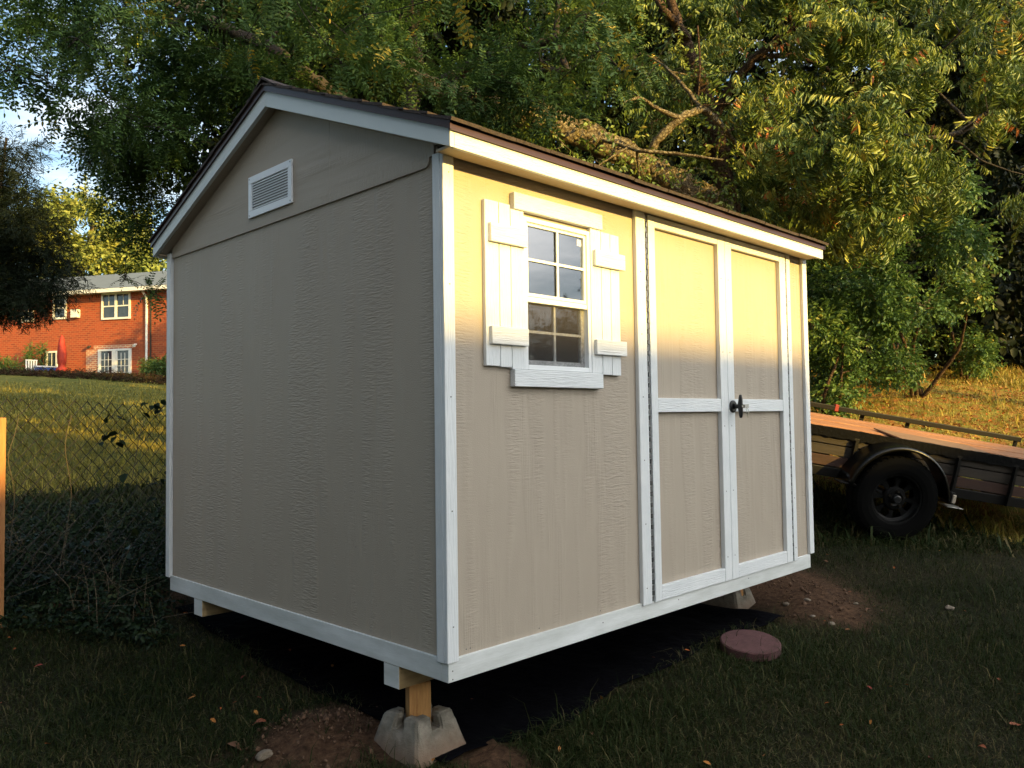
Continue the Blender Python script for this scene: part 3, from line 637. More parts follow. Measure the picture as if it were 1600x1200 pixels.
# stones and foreground leaves
STONE = mat('field_stone', (.16, .12, .085), .9, var=(.30, .25, .19), vscale=20, bump=.8, bscale=60, bdist=.004)
def ico(r):
    bm = bmesh.new(); bmesh.ops.create_icosphere(bm, subdivisions=3, radius=1)
    for v in bm.verts:
        q = v.co; k = 1+.18*math.sin(3.1*q.x+r*7)+.14*math.sin(4.3*q.y+r*3)+.1*math.sin(5*q.z+r)
        v.co = Vector((q.x*k, q.y*k*.8, q.z*k*.6))
    me = bpy.data.meshes.new('stone'); bm.to_mesh(me); bm.free(); me.materials.append(STONE)
    me.polygons.foreach_set('use_smooth', np.ones(len(me.polygons), dtype=bool)); return me
SM = [ico(i*1.7) for i in range(3)]
def gpix(px, py):
    """ground point under a photo pixel"""
    d0 = fw+RT*(px-800)/FPX-UP*(py-600)/FPX; t = 1.5
    for _ in range(400):
        p = CAM+d0*t
        if p[2] < hz(p[0], p[1]): break
        t *= 1.012
    return p[0], p[1]
for i, (px, py, s_, lb) in enumerate([(1483, 953, .030, 'pale round stone lying alone in the grass at the right'), (1262, 942, .020, 'pale stone on the bare soil mound right of the shed'), (1300, 978, .018, 'small stone at the lower edge of the right soil mound'),
        (1228, 950, .022, 'flat stone in the middle of the right soil mound'), (1337, 945, .014, 'tiny pale stone at the right edge of the soil mound'), (412, 1192, .03, 'rounded brown stone at the bottom edge of the soil by the near block'), (478, 1176, .012, 'pale pebble on the reddish soil left of the near block'),
        (1270, 965, .015, 'small brown stone sunk in the right soil mound'), (498, 1041, .016, 'white pebble in the grass in front of the side wall')]):
    x, y = gpix(px, py); o = bpy.data.objects.new('stone', SM[i % 3]); COL.objects.link(o); o.location = (x, y, hz(x, y)+s_*.3); o.scale = (s_, s_, s_); o.rotation_euler = (0, 0, i*1.3)
    tag(o, lb, 'stone', 'loose stones on the ground')
n = 2600; cx_ = np.r_[rng.normal(-.10, .26, n//2), rng.normal(3.22, .33, n//2)]; cy_ = np.r_[rng.normal(.62, .24, n//2), rng.normal(.15, .28, n//2)]
kk = soil_mask(cx_, cy_) > .25; kk &= np.hypot(cx_-.135, cy_-.345) > .19; cx_, cy_ = cx_[kk], cy_[kk]; n = len(cx_); rr_ = .0035*rng.lognormal(0, .6, n)
oc = np.array([(1, 0, 0), (-1, 0, 0), (0, 1, 0), (0, -1, 0), (0, 0, 1), (0, 0, -1)], float); of = np.array([(0, 2, 4), (2, 1, 4), (1, 3, 4), (3, 0, 4), (2, 0, 5), (1, 2, 5), (3, 1, 5), (0, 3, 5)])
V = (oc[None]*rng.uniform(.6, 1.3, (n, 6, 1)))*rr_[:, None, None]+np.stack([cx_, cy_, height(cx_, cy_)+rr_*.4], -1)[:, None, :]
F = (of[None]+(np.arange(n)*6)[:, None, None]).reshape(-1, 3)
tag(mesh_obj('soil_clods', V.reshape(-1, 3), F, mat('crumbly_soil', (.05, .026, .014), .95, var=(.17, .095, .055), vscale=30), smooth=True), 'crumbs of loose reddish soil on the two dug patches', 'soil', kind='stuff')
LEAFB = [mat('dry_leaf_orange', (.30, .085, .03), .7, var=(.20, .05, .02), vscale=60), mat('dry_leaf_brown', (.16, .07, .035), .75, var=(.10, .045, .02), vscale=60), mat('dry_leaf_red', (.28, .04, .025), .7, var=(.18, .03, .02), vscale=60)]
def dry_leaf_mesh(m, seed):
    r = random.Random(seed); n = 9; V = []; F = []
    for i in range(n):
        t = i/(n-1); wd = .32*math.sin(math.pi*min(1, t*1.02+.02))**.8*(1-.25*t); cz = .22*math.sin(t*3+seed)*.4
        V += [(t-.5, -wd, cz+abs(wd)*.5+r.uniform(-.02, .02)), (t-.5, 0, cz), (t-.5, wd, cz+abs(wd)*.45+r.uniform(-.02, .02))]
    for i in range(n-1): F += [(3*i, 3*i+3, 3*i+4, 3*i+1), (3*i+1, 3*i+4, 3*i+5, 3*i+2)]
    me = bpy.data.meshes.new('leaf'); me.from_pydata(V, [], F); me.materials.append(m); me.polygons.foreach_set('use_smooth', np.ones(len(F)*1, dtype=bool)); return me
LM = [dry_leaf_mesh(LEAFB[i % 3], i) for i in range(6)]
fl_ = [(405, 1142, .060, 'orange fallen leaf on the dark grass left of the near block'), (366, 1182, .075, 'brown fallen leaf at the edge of the bare soil at the bottom left'), (379, 1064, .03, 'small yellow brown leaf in the grass below the side wall'), (1587, 1146, .06, 'red fallen leaf at the right edge of the lawn'), (1045, 1158, .03, 'small orange leaf on the lawn at the bottom centre'),
       (1358, 1083, .035, 'tan leaf on the lawn right of the stepping stone'), (1535, 1180, .045, 'brown curled leaf near the bottom right corner'), (1290, 882, .05, 'reddish leaf in the grass past the far corner of the shed'), (1455, 1192, .04, 'orange leaf at the bottom edge right of centre'), (120, 955, .035, 'pale dry leaf on the grass at the far left'),
       (1356, 957, .04, 'rust coloured leaf on the tip of the right soil mound'), (405, 1100, .025, 'tiny brown leaf in the grass above the orange one'), (1560, 1072, .03, 'small brown leaf in the grass at the right side'), (925, 1160, .03, 'dark red leaf on the lawn left of bottom centre'), (60, 1048, .04, 'brown leaf on the grass at the lower left edge'), (1328, 930, .03, 'small rust leaf on the right soil mound')]
for i, (px, py, s_, lb) in enumerate(fl_):
    x, y = gpix(px, py); o = bpy.data.objects.new('fallen_leaf', LM[i % 6]); COL.objects.link(o); o.location = (x, y, hz(x, y)+.018); o.scale = (s_, s_, s_); o.rotation_euler = (random.uniform(-.3, .3), random.uniform(-.3, .3), random.uniform(0, 6))
    tag(o, lb, 'leaf', 'single fallen leaves on the lawn')
#PART2
# ------------------------------------------------------------------ foliage tools
def tmpl_leaf(l, wd, droop=.15):
    """folded lens-shaped leaf along +x: 6 verts, 2 quads"""
    V = np.array([(0, 0, 0), (.33*l, wd*.5, .12*wd-.05*l*droop), (.75*l, wd*.36, .1*wd-.5*l*droop), (l, 0, -l*droop), (.75*l, -wd*.36, .1*wd-.5*l*droop), (.33*l, -wd*.5, .12*wd-.05*l*droop)], float)
    return V, np.array([(0, 1, 2, 3), (0, 3, 4, 5)])
def rot_xyz(V, yaw, pitch, roll=0):
    cy, sy, cp, sp, cr_, sr = math.cos(yaw), math.sin(yaw), math.cos(pitch), math.sin(pitch), math.cos(roll), math.sin(roll)
    Rz = np.array([[cy, -sy, 0], [sy, cy, 0], [0, 0, 1]]); Ry = np.array([[cp, 0, sp], [0, 1, 0], [-sp, 0, cp]]); Rx = np.array([[1, 0, 0], [0, cr_, -sr], [0, sr, cr_]])
    return V@(Rz@Ry@Rx).T
def spray_compound(n, r):
    """pinnate leaf: paired oval leaflets on a drooping rachis"""
    Vs, Fs = [], []; L_ = .24
    k = 0
    for i in range(n):
        x = L_*(.12+.88*i/(n-1)); z = -.25*x*x/L_
        for s in ((1, -1) if i < n-1 else (0,)):
            V, F = tmpl_leaf(r.uniform(.036, .046), r.uniform(.017, .021), .1)
            V = rot_xyz(V, s*(1.25+r.uniform(-.2, .2)), r.uniform(-.1, .45), r.uniform(-.4, .4))+np.array([x, 0, z])
            Vs.append(V); Fs.append(F+k); k += 6
    for i in range(3):
        a, b = L_*i/3, L_*(i+1)/3; za, zb = -.25*a*a/L_, -.25*b*b/L_
        Vs.append(np.array([(a, -.0012, za), (a, .0012, za), (b, .0012, zb), (b, -.0012, zb)])); Fs.append(np.array([(k, k+1, k+2, k+3)])); k += 4
    return np.concatenate(Vs), np.concatenate(Fs)
def spray_simple(n, ln, wd, r, Ls=.22, droop=.2, hang=.5):
    """twig with n alternate simple leaves"""
    Vs, Fs = [], []; k = 0
    for i in range(n):
        x = Ls*(i+.6)/n; z = -.3*droop*x
        s = 1 if i % 2 else -1
        V, F = tmpl_leaf(ln*r.uniform(.7, 1.2), wd*r.uniform(.8, 1.2), droop)
        V = rot_xyz(V, s*r.uniform(.4, 1.3), hang+r.uniform(-.35, .4), r.uniform(-.9, .9))+np.array([x, 0, z])
        Vs.append(V); Fs.append(F+k); k += 6
    Vs.append(np.array([(0, -.0015, 0), (0, .0015, 0), (Ls, .001, -.3*droop*Ls), (Ls, -.001, -.3*droop*Ls)])); Fs.append(np.array([(k, k+1, k+2, k+3)]))
    return np.concatenate(Vs), np.concatenate(Fs)
def scatter(templates, P, D, scale, rn, roll=None):
    """place templates at points P heading along D"""
    n = len(P); D = D/np.linalg.norm(D, axis=1)[:, None]; z = np.array([0, 0, 1.0])
    sd = np.cross(z, D); sd /= np.linalg.norm(sd, axis=1)[:, None]+1e-9; up = np.cross(D, sd)
    a = rng.normal(0, .5, n) if roll is None else roll
    s2 = sd*np.cos(a)[:, None]+up*np.sin(a)[:, None]; u2 = np.cross(D, s2)
    Rm = np.stack([D, s2, u2], -1)*scale[:, None, None]
    Vs, Fs, Rs = [], [], []; base = 0; pick = rng.integers(0, len(templates), n)
    for k, (V, F) in enumerate(templates):
        i = np.where(pick == k)[0]
        if not len(i): continue
        W_ = np.einsum('nij,vj->nvi', Rm[i], V)+P[i][:, None, :]
        m = len(V); Vs.append(W_.reshape(-1, 3)); Fs.append((F[None]+(np.arange(len(i))*m)[:, None, None]).reshape(-1, 4)+base)
        lr = np.clip(np.repeat(rn[i], m).reshape(len(i), m)+np.repeat(rng.normal(0, .07, (len(i), m//6+1)), 6, axis=1)[:, :m], 0, 1)
        Rs.append(lr.ravel()); base += len(i)*m
    return np.concatenate(Vs), np.concatenate(Fs), np.concatenate(Rs)
R0 = random.Random(3)
T_LOC = [spray_compound(R0.choice([6, 7, 8]), R0) for _ in range(4)]
T_LAN = [spray_simple(R0.choice([9, 10, 11]), .085, .021, R0, .25, .35, .95) for _ in range(4)]
T_OVAL = [spray_simple(R0.choice([7, 9]), .06, .032, R0, .2, .15, .25) for _ in range(4)]
T_BIG = [spray_simple(8, .15, .085, R0, .5, .15, .4) for _ in range(3)]
T_NEED = [spray_simple(16, .10, .012, R0, .32, .05, .05) for _ in range(3)]
LOCM = leaf_mat('compound_leaf', [(0, (0.030, 0.063, 0.019)), (.5, (0.062, 0.117, 0.028)), (.85, (0.138, 0.207, 0.039)), (.96, (0.413, 0.330, 0.041)), (1, (0.577, 0.385, 0.041))], .45, .22, .4)
LANM = leaf_mat('narrow_leaf', [(0, (0.039, 0.073, 0.016)), (.5, (0.129, 0.185, 0.031)), (.86, (0.358, 0.381, 0.078)), (.975, (0.560, 0.448, 0.090)), (1, (0.560, 0.179, 0.045))], .42, .16, .7)
OVM = leaf_mat('shrub_leaf', [(0, (0.038, 0.076, 0.025)), (.5, (0.076, 0.147, 0.038)), (.85, (0.175, 0.255, 0.056)), (1, (0.383, 0.335, 0.080))], .4, .28, .5)
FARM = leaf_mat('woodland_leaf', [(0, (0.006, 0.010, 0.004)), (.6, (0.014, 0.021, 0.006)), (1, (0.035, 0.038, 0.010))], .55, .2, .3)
BRIM = leaf_mat('yellow_green_leaf', [(0, (0.120, 0.156, 0.036)), (.6, (0.240, 0.276, 0.060)), (1, (0.408, 0.396, 0.096))], .5, .35, .3)
NEEM = leaf_mat('needle', [(0, (0.005, 0.009, 0.004)), (.7, (0.010, 0.016, 0.006)), (1, (0.027, 0.029, 0.008))], .6, .1, .3)

def bark_tube(P, R, n=10, rough=.08):
    """resample a path with small wobble and rough radius"""
    P = np.array(P, float); R = np.array(R, float) if not np.isscalar(R) else np.full(len(P), R)
    seg = np.linalg.norm(np.diff(P, axis=0), axis=1); s = np.r_[0, np.cumsum(seg)]; m = int(max(6, s[-1]/max(.05, R.mean()*.9))); m = min(m*(3 if n > 20 else 1), 150)
    q = np.linspace(0, s[-1], m); Q = np.stack([np.interp(q, s, P[:, i]) for i in range(3)], -1)
    for _ in range(2): Q[1:-1] = .25*Q[:-2]+.5*Q[1:-1]+.25*Q[2:]
    rr = np.interp(q, s, R); Q[1:-1] += rng.normal(size=(m-2, 3))*rr[1:-1, None]*.12
    return tube_np(Q, rr, n, rough), Q, rr
TREE_N = [100]
class Tree:
    def __init__(s, bark):
        global rng
        TREE_N[0] += 1; rng = np.random.default_rng(TREE_N[0]); s.V = []; s.F = []; s.b = 0; s.nodes = []; s.rad = []; s.bark = bark; s.tw = []; s.pd = []
    def limb(s, P, R, n=10, rough=.08):
        (V, F), Q, rr = bark_tube(P, R, n, rough); s.V.append(V); s.F += [tuple(i+s.b for i in f) for f in F]; s.b += len(V)
        for q, r in zip(Q, rr): s.nodes.append(q); s.rad.append(r)
    def reach(s, c, bend=.25, r0=None):
        """grow a branch from the nearest limb to point c"""
        N = np.array(s.nodes); d = np.linalg.norm(N-c, axis=1)+.25*np.maximum(0, N[:, 2]-c[2]); i = int(d.argmin()); a = N[i]; L_ = np.linalg.norm(c-a)
        if L_ < .15: return
        r = min(s.rad[i]*.75, .012+.020*L_) if r0 is None else r0
        mid = .5*(a+c)+rng.normal(size=3)*L_*.12+np.array([0, 0, bend*L_*.5])
        t = np.linspace(0, 1, 6)[:, None]; P = (1-t)**2*a+2*t*(1-t)*mid+t*t*c
        s.limb(P, np.linspace(r, max(.004, r*.35), 6), 6, .04)
    def build(s, name, crown, m, label, cat, base, group=None):
        r = empty(name, base, label, cat, group); o = mesh_obj('trunk', np.concatenate(s.V)-np.array(base), s.F, s.bark, r, smooth=True)
        V, F, R = crown; c = mesh_obj('crown', V-np.array(base, dtype=float), F, m, r, rnd=R)
        return r
def cloud(clumps, tmpl, per, sc=1.0, mean=.45, droop=.3, tree=None, twigs=0, sig=.16, hollow=.35):
    """leaf sprays filling ellipsoid clumps; clump = (centre, radius xyz scale, density)"""
    P, D, Rn = [], [], []
    for c, r, dens in clumps:
        r = np.array([r, r, r*.75]) if np.isscalar(r) else np.array(r); n = int(per*dens)
        v = rng.normal(size=(n, 3)); v /= np.linalg.norm(v, axis=1)[:, None]; rad = (hollow+(1-hollow)*rng.random(n))**.6
        rad *= 1+.22*rng.normal(size=n)
        p = c+v*rad[:, None]*r
        d = v+rng.normal(size=(n, 3))*.7+np.array([0, 0, -droop]); tone = rng.normal(0, .10)
        P.append(p); D.append(d); Rn.append(np.clip(rng.normal(mean+tone, sig, n), 0, 1))
        if tree is not None: tree.reach(np.array(c))
        if tree is not None and twigs:
            for k in rng.choice(n, min(twigs, n), replace=False):
                mid = .5*(c+p[k])+rng.normal(size=3)*.05
                V, F = tube_np([c, mid, p[k]], [.006, .004, .002], 4); tree.V.append(V); tree.F += [tuple(i+tree.b for i in f) for f in F]; tree.b += len(V)
    P = np.concatenate(P); D = np.concatenate(D); Rn = np.concatenate(Rn)
    return scatter(tmpl, P, D, sc*rng.uniform(.6, 1.3, len(P)), Rn)
def region(poly, d0, d1, step, r, jitter=.9, dens=1.0, skip=.27, tight=.72):
    """clump centres filling a picture-polygon over a range of depths"""
    poly = np.array(poly, float); x0, y0 = poly.min(0); x1, y1 = poly.max(0); out_ = []
    for X in np.arange(x0, x1, step):
        for Y in np.arange(y0, y1, step):
            x = X+rng.uniform(-1, 1)*step*jitter; y = Y+rng.uniform(-1, 1)*step*jitter; ins = False; j = len(poly)-1
            for i in range(len(poly)):
                if (poly[i, 1] > y) != (poly[j, 1] > y) and x < (poly[j, 0]-poly[i, 0])*(y-poly[i, 1])/(poly[j, 1]-poly[i, 1])+poly[i, 0]: ins = not ins
                j = i
            if ins and rng.random() > skip:
                k = r*rng.uniform(.6, 1.25)*tight; out_.append((at(x, y, rng.uniform(d0, d1)), (k, k, k*.6), dens*rng.uniform(.6, 1.4)))
    return out_
def join(*cs):
    Vs, Fs, Rs, b = [], [], [], 0
    for V, F, R in cs: Vs.append(V); Fs.append(F+b); Rs.append(R); b += len(V)
    return np.concatenate(Vs), np.concatenate(Fs), np.concatenate(Rs)
def gbase(p): return (float(p[0]), float(p[1]), hz(p[0], p[1]))

# ---- locust-like tree, crown over the left of the roof
def px(*l): return [at(*q) for q in l]
T = Tree(DARKBARK); b0 = gbase(at(640, 640, 9.5)); b0v = np.array(b0)-np.array([0, 0, .1])
T.limb([b0v]+px((640, 420, 9.3), (635, 230, 9.0), (650, 100, 8.8), (640, -60, 8.6), (600, -300, 8.5)), [.17, .15, .11, .09, .07, .04])
T.limb(px((638, 300, 9.1), (560, 180, 8.8), (430, 80, 8.4), (300, 20, 8.2), (160, -60, 8.0)), [.09, .08, .07, .05, .02])
T.limb(px((638, 330, 9.1), (480, 300, 9.0), (330, 270, 9.0), (220, 250, 9.0), (110, 190, 8.8)), [.08, .06, .045, .03, .01])
T.limb(px((645, 150, 8.9), (760, 90, 8.6), (870, 60, 8.2), (980, -20, 8.2)), [.06, .055, .04, .02])
T.limb(px((885, 110, 7.6), (868, 60, 7.6), (872, 10, 7.7), (880, -60, 7.8)), [.030, .030, .028, .026])
c1 = region([(150, -60), (1010, -60), (1020, 120), (960, 150), (700, 130), (420, 140), (300, 190), (240, 300), (170, 290), (110, 180), (80, 60)], 7.0, 9.5, 66, .42)
c1 += region([(690, 120), (960, 130), (1000, 200), (960, 250), (700, 190)], 9.0, 10.5, 55, .42)
c1 += region([(560, 90), (700, 100), (850, 120), (860, 185), (760, 178), (600, 130)], 6.8, 7.5, 36, .26, dens=.6)
c1 += region([(300, 80), (460, 140), (380, 220), (250, 330), (210, 330), (140, 230), (170, 120)], 8.0, 10.0, 50, .40, dens=1.3)
c1 += region([(-40, -60), (230, -60), (160, 60), (40, 70), (0, 130), (-40, 130)], 6.5, 8.0, 60, .28, dens=.7)
c1 += [(at(x, y, d), r, q) for x, y, d, r, q in [(50, 80, 6.6, .22, .5), (120, 60, 6.5, .20, .45), (15, 110, 6.4, .14, .35), (70, 125, 6.5, .16, .3), (175, 150, 7.2, .26, .7), (105, 190, 7.3, .13, .25), (150, 215, 7.6, .2, .45), (140, 255, 8, .12, .2), (210, 330, 9, .25, .45), (170, 310, 9, .2, .25), (240, 300, 9, .25, .5), (205, 375, 9, .14, .25), (245, 380, 9, .12, .35), (195, 435, 9, .09, .12), (240, 460, 9, .12, .3), (215, 350, 9, .2, .3)]]
cr1 = cloud(c1, T_LOC, 110, 1.0, .36, -.05, T, 5)
# sprays near the top, sunlit look put into a brighter leaf tone
top = region([(165, -30), (1000, -30), (960, 120), (760, 160), (430, 100), (380, 60), (230, 70)], 5.9, 7.0, 88, .26)
cr1b = cloud(top, T_LOC, 40, 1.05, .68, .0, T, 3)
T.build('locust_tree', join(cr1, cr1b), LOCM, 'tree with feathery compound leaves spreading over the shed roof and the left sky', 'tree', b0)

# ---- big leaning trunk with drooping narrow leaves
T = Tree(BARK); b0 = gbase(at(1185, 560, 10.2)); b0v = np.array(b0)-np.array([0, 0, .15])
T.limb([b0v]+px((1165, 400, 9.7), (1110, 312, 9.2), (1020, 268, 8.8), (940, 225, 8.4), (850, 185, 8.0), (770, 165, 7.9), (690, 140, 7.9), (600, 90, 8.0)), [.22, .19, .155, .14, .135, .13, .11, .08, .04], 26, .09)
T.limb(px((1005, 262, 8.7), (1022, 225, 8.6), (1060, 185, 8.5), (1100, 168, 8.6), (1135, 205, 8.7), (1165, 245, 8.9)), [.05, .046, .042, .036, .025, .015], 12)
T.limb(px((1062, 184, 8.5), (1030, 172, 8.4), (1000, 150, 8.3), (975, 160, 8.2)), [.03, .022, .015, .008], 7)
T.limb(px((930, 215, 8.3), (1000, 236, 7.9), (1060, 240, 7.8), (1130, 250, 7.7)), [.02, .02, .016, .01], 7)
big = T
L_ = region([(980, 60), (1060, 100), (1110, 250), (1060, 230), (1000, 200)], 8.8, 9.6, 50, .35, .5, .5, 0.0)
lg = [(at(x, y, d), (.24, .24, .14), .8) for x, y, d in ((1085, 120, 9.0), (1120, 210, 9.1), (1140, 290, 9.0), (1060, 40, 8.9), (1150, 110, 8.9), (1200, 70, 8.7), (1100, 60, 9.0), (1240, 30, 8.6), (1065, 300, 8.4), (1110, 330, 8.6), (930, 262, 7.9), (1000, 290, 8.2), (790, 158, 7.7), (815, 180, 7.7), (838, 170, 7.75), (880, 225, 7.9), (905, 196, 8.1), (930, 250, 8.1), (975, 228, 8.3), (1010, 262, 8.5), (1045, 276, 8.6), (1075, 262, 8.7), (1105, 300, 8.9), (1120, 250, 9.2), (1090, 110, 9.4), (1080, 200, 9.5), (1050, 120, 9.3))]
big_cr = join(cloud(L_, T_LAN, 40, .9, .5, .8, T, 3), cloud(lg, T_OVAL, 17, .9, .48, .4, T, 2))
T.build('leaning_tree', big_cr, LANM, 'massive rough barked trunk leaning low behind the shed roof, lit by the sun', 'tree', b0)

# ---- upright tree with drooping narrow leaves (right of the roof)
T = Tree(BARKR); b0 = gbase(at(1150, 560, 11)); b0v = np.array(b0)-np.array([0, 0, .15])
T.limb([b0v]+px((1140, 330, 10), (1120, 220, 9.8), (1100, 150, 9.7), (1082, 95, 9.6), (1062, 50, 9.5), (1045, -10, 9.4), (1030, -120, 9.4)), [.20, .14, .112, .098, .082, .068, .055, .04], 16, .08)
T.limb(px((1112, 190, 9.8), (1145, 130, 9.5), (1180, 90, 9.3), (1225, 55, 9.1), (1262, 25, 9.0), (1300, -15, 8.9), (1360, -80, 8.8)), [.055, .052, .046, .042, .038, .034, .025], 12)
T.limb(px((1180, 90, 9.3), (1240, 85, 9.2), (1290, 105, 9.1), (1330, 130, 9.0)), [.035, .03, .022, .012], 8)
T.limb(px((1090, 40, 8.6), (1094, 100, 8.6), (1090, 165, 8.7)), [.012, .014, .012], 6)
T.limb(px((1075, 60, 9.5), (1040, 20, 9.0), (1000, -40, 9)), [.05, .045, .03], 8)
c2 = region([(1175, -60), (1400, -60), (1440, 120), (1400, 330), (1300, 400), (1240, 370), (1190, 330), (1180, 200), (1190, 110)], 8.0, 10.5, 56, .42, dens=.9)
c2 += region([(960, -60), (1180, -60), (1190, 320), (1060, 230), (980, 120)], 10.2, 11.8, 50, .42, dens=.8)
c2 += region([(1170, 150), (1380, 60), (1420, 300), (1330, 380), (1260, 340), (1190, 260)], 7.4, 8.4, 80, .32, dens=.6)
c2 += region([(960, -60), (1030, -60), (1035, 100), (990, 120)], 8.5, 10.0, 60, .35, dens=.6)
cr2 = cloud(c2, T_LAN, 150, 1.0, .46, 1.0, T, 8, sig=.2)
T.build('drooping_leaf_tree', cr2, LANM, 'upright tree with reddish trunk and drooping yellow green leaves right of the roof', 'tree', b0)

# ---- dark limbed tree at the far right top
T = Tree(DARKBARK); b0 = gbase(at(1760, 560, 12)); b0v = np.array(b0)
T.limb([b0v]+px((1740, 350, 11), (1700, 150, 10.5), (1660, 0, 10.2), (1640, -200, 10)), [.22, .19, .16, .13, .08])
T.limb(px((1705, 90, 10.6), (1600, 130, 9.6), (1545, 175, 9.2), (1500, 208, 9.0), (1460, 216, 8.9), (1410, 210, 8.8), (1370, 200, 8.8)), [.05, .042, .036, .03, .024, .016, .008], 8)
T.limb(px((1460, 216, 8.9), (1500, 222, 8.8), (1530, 250, 8.8), (1580, 268, 8.8)), [.016, .013, .010, .006], 6)
T.limb(px((1705, 60, 10.6), (1600, 20, 9.9), (1500, -30, 9.6)), [.04, .032, .02], 8)
c3 = region([(1380, -60), (1680, -60), (1680, 330), (1560, 360), (1430, 330), (1400, 200)], 9.0, 11.5, 62, .46, dens=.85)
c3 += region([(1400, 20), (1620, 20), (1620, 250), (1440, 260)], 8.0, 9.0, 90, .35, dens=.5)
cr3 = cloud(c3, T_LAN, 130, .95, .42, .9, T, 6, sig=.2)
T.build('dark_limbed_tree', cr3, LANM, 'tree with dark diagonal limbs filling the upper right corner', 'tree', b0)

# ---- shrubs below, right of the shed
def shrub(name, cl, tm, m, label, per, base, mean, droop=.1, sc=1.0, cat='shrub', group=None, bark=BARKR):
    T = Tree(bark); b = gbase(base); bv = np.array(b)
    cs = np.array([c for c, _, _ in cl]); ctr = cs.mean(0)
    for k in range(5):
        tgt = cs[rng.integers(len(cs))]; m1 = .5*(bv+tgt)+rng.normal(size=3)*.12
        T.limb([bv+np.array([rng.normal()*.06, rng.normal()*.06, -.08]), m1, tgt], [.035, .024, .01], 7)
    c = cloud(cl, tm, per, sc, mean, droop, T, 3)
    return T.build(name, c, m, label, cat, b, group)
G3 = 'shrubs along the foot of the hill'
shrub('shrub', region([(1275, 380), (1400, 360), (1440, 480), (1400, 612), (1300, 640), (1262, 620)], 10.2, 12.0, 46, .36), T_OVAL, OVM, 'dense dark green shrub directly beside the far corner of the shed', 150, at(1310, 610, 11.0), .42, group=G3)
shrub('shrub', region([(1380, 300), (1500, 330), (1540, 440), (1500, 572), (1430, 612), (1370, 622)], 11.2, 13.5, 46, .42), T_OVAL, OVM, 'broad sunlit green shrub in the middle of the hedge beyond the trailer', 160, at(1430, 590, 12.6), .52, group=G3)
shrub('shrub', region([(1450, 480), (1540, 470), (1560, 540), (1545, 572), (1470, 585)], 14, 15.5, 34, .40), T_OVAL, OVM, 'low yellow green shrub on the crest of the grassy slope', 130, at(1510, 575, 15.2), .62, group=G3)
shrub('understory_tree', region([(1200, 250), (1560, 260), (1560, 400), (1450, 420), (1270, 420), (1190, 330)], 11.5, 13.5, 54, .5), T_OVAL, OVM, 'leafy sapling crown between the shrubs and the drooping tree', 150, at(1330, 600, 13.5), .45, .5, 1.15, 'tree', bark=DARKBARK)
shrub('bush', region([(1262, 540), (1330, 530), (1350, 600), (1310, 622), (1266, 625)], 10.0, 10.8, 34, .24, dens=.7), T_OVAL, OVM, 'small leafy bush with bare stems at the left end of the trailer', 110, at(1290, 632, 10.3), .5, .3, cat='shrub')

# ---- woodland behind, several trees one can tell apart by their crowns
def wood_tree(base, poly, d0, d1, label, step=90, r=.9, mean=.4, tm=T_BIG, m=FARM, per=165, sc=1.0, top=-150):
    T = Tree(DARKBARK); b = gbase(base); bv = np.array(b); cl = region(poly, d0, d1, step, r, .6, 1.0, 0.0, 1.0)
    tp = np.array([c for c, _, _ in cl]).mean(0); tp[2] += 1.0
    T.limb([bv-np.array([0, 0, .2]), .6*bv+.4*tp+rng.normal(size=3)*.2, tp], [.22, .16, .08], 10)
    return T.build('woodland_tree', cloud(cl, tm, per, sc, mean, .3, T, 2), m, label, 'tree', b, 'trees of the wood behind the shed')
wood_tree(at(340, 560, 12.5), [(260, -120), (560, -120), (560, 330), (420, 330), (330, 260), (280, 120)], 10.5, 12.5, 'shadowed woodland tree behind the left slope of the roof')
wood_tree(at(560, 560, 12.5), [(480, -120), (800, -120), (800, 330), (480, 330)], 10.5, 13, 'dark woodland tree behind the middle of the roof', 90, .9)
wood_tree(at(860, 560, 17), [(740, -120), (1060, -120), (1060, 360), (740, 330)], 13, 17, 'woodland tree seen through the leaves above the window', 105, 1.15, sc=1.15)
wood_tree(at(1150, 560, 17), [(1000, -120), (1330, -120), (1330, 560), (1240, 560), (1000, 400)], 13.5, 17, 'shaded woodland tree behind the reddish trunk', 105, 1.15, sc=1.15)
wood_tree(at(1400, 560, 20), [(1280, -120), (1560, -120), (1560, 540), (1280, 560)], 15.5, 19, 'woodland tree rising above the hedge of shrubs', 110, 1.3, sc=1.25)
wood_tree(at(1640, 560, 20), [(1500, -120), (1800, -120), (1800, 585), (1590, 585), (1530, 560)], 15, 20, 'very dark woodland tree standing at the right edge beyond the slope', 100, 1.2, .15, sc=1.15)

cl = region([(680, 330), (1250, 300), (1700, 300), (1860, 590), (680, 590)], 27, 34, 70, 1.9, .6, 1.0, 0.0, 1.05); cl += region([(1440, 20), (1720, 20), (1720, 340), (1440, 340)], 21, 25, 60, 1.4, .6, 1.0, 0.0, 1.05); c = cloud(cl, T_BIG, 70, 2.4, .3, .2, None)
tag(mesh_obj('distant_wood', c[0], c[1], FARM, rnd=c[2]), 'dark mass of far off woodland filling the gaps behind the trees', 'woodland', kind='stuff')
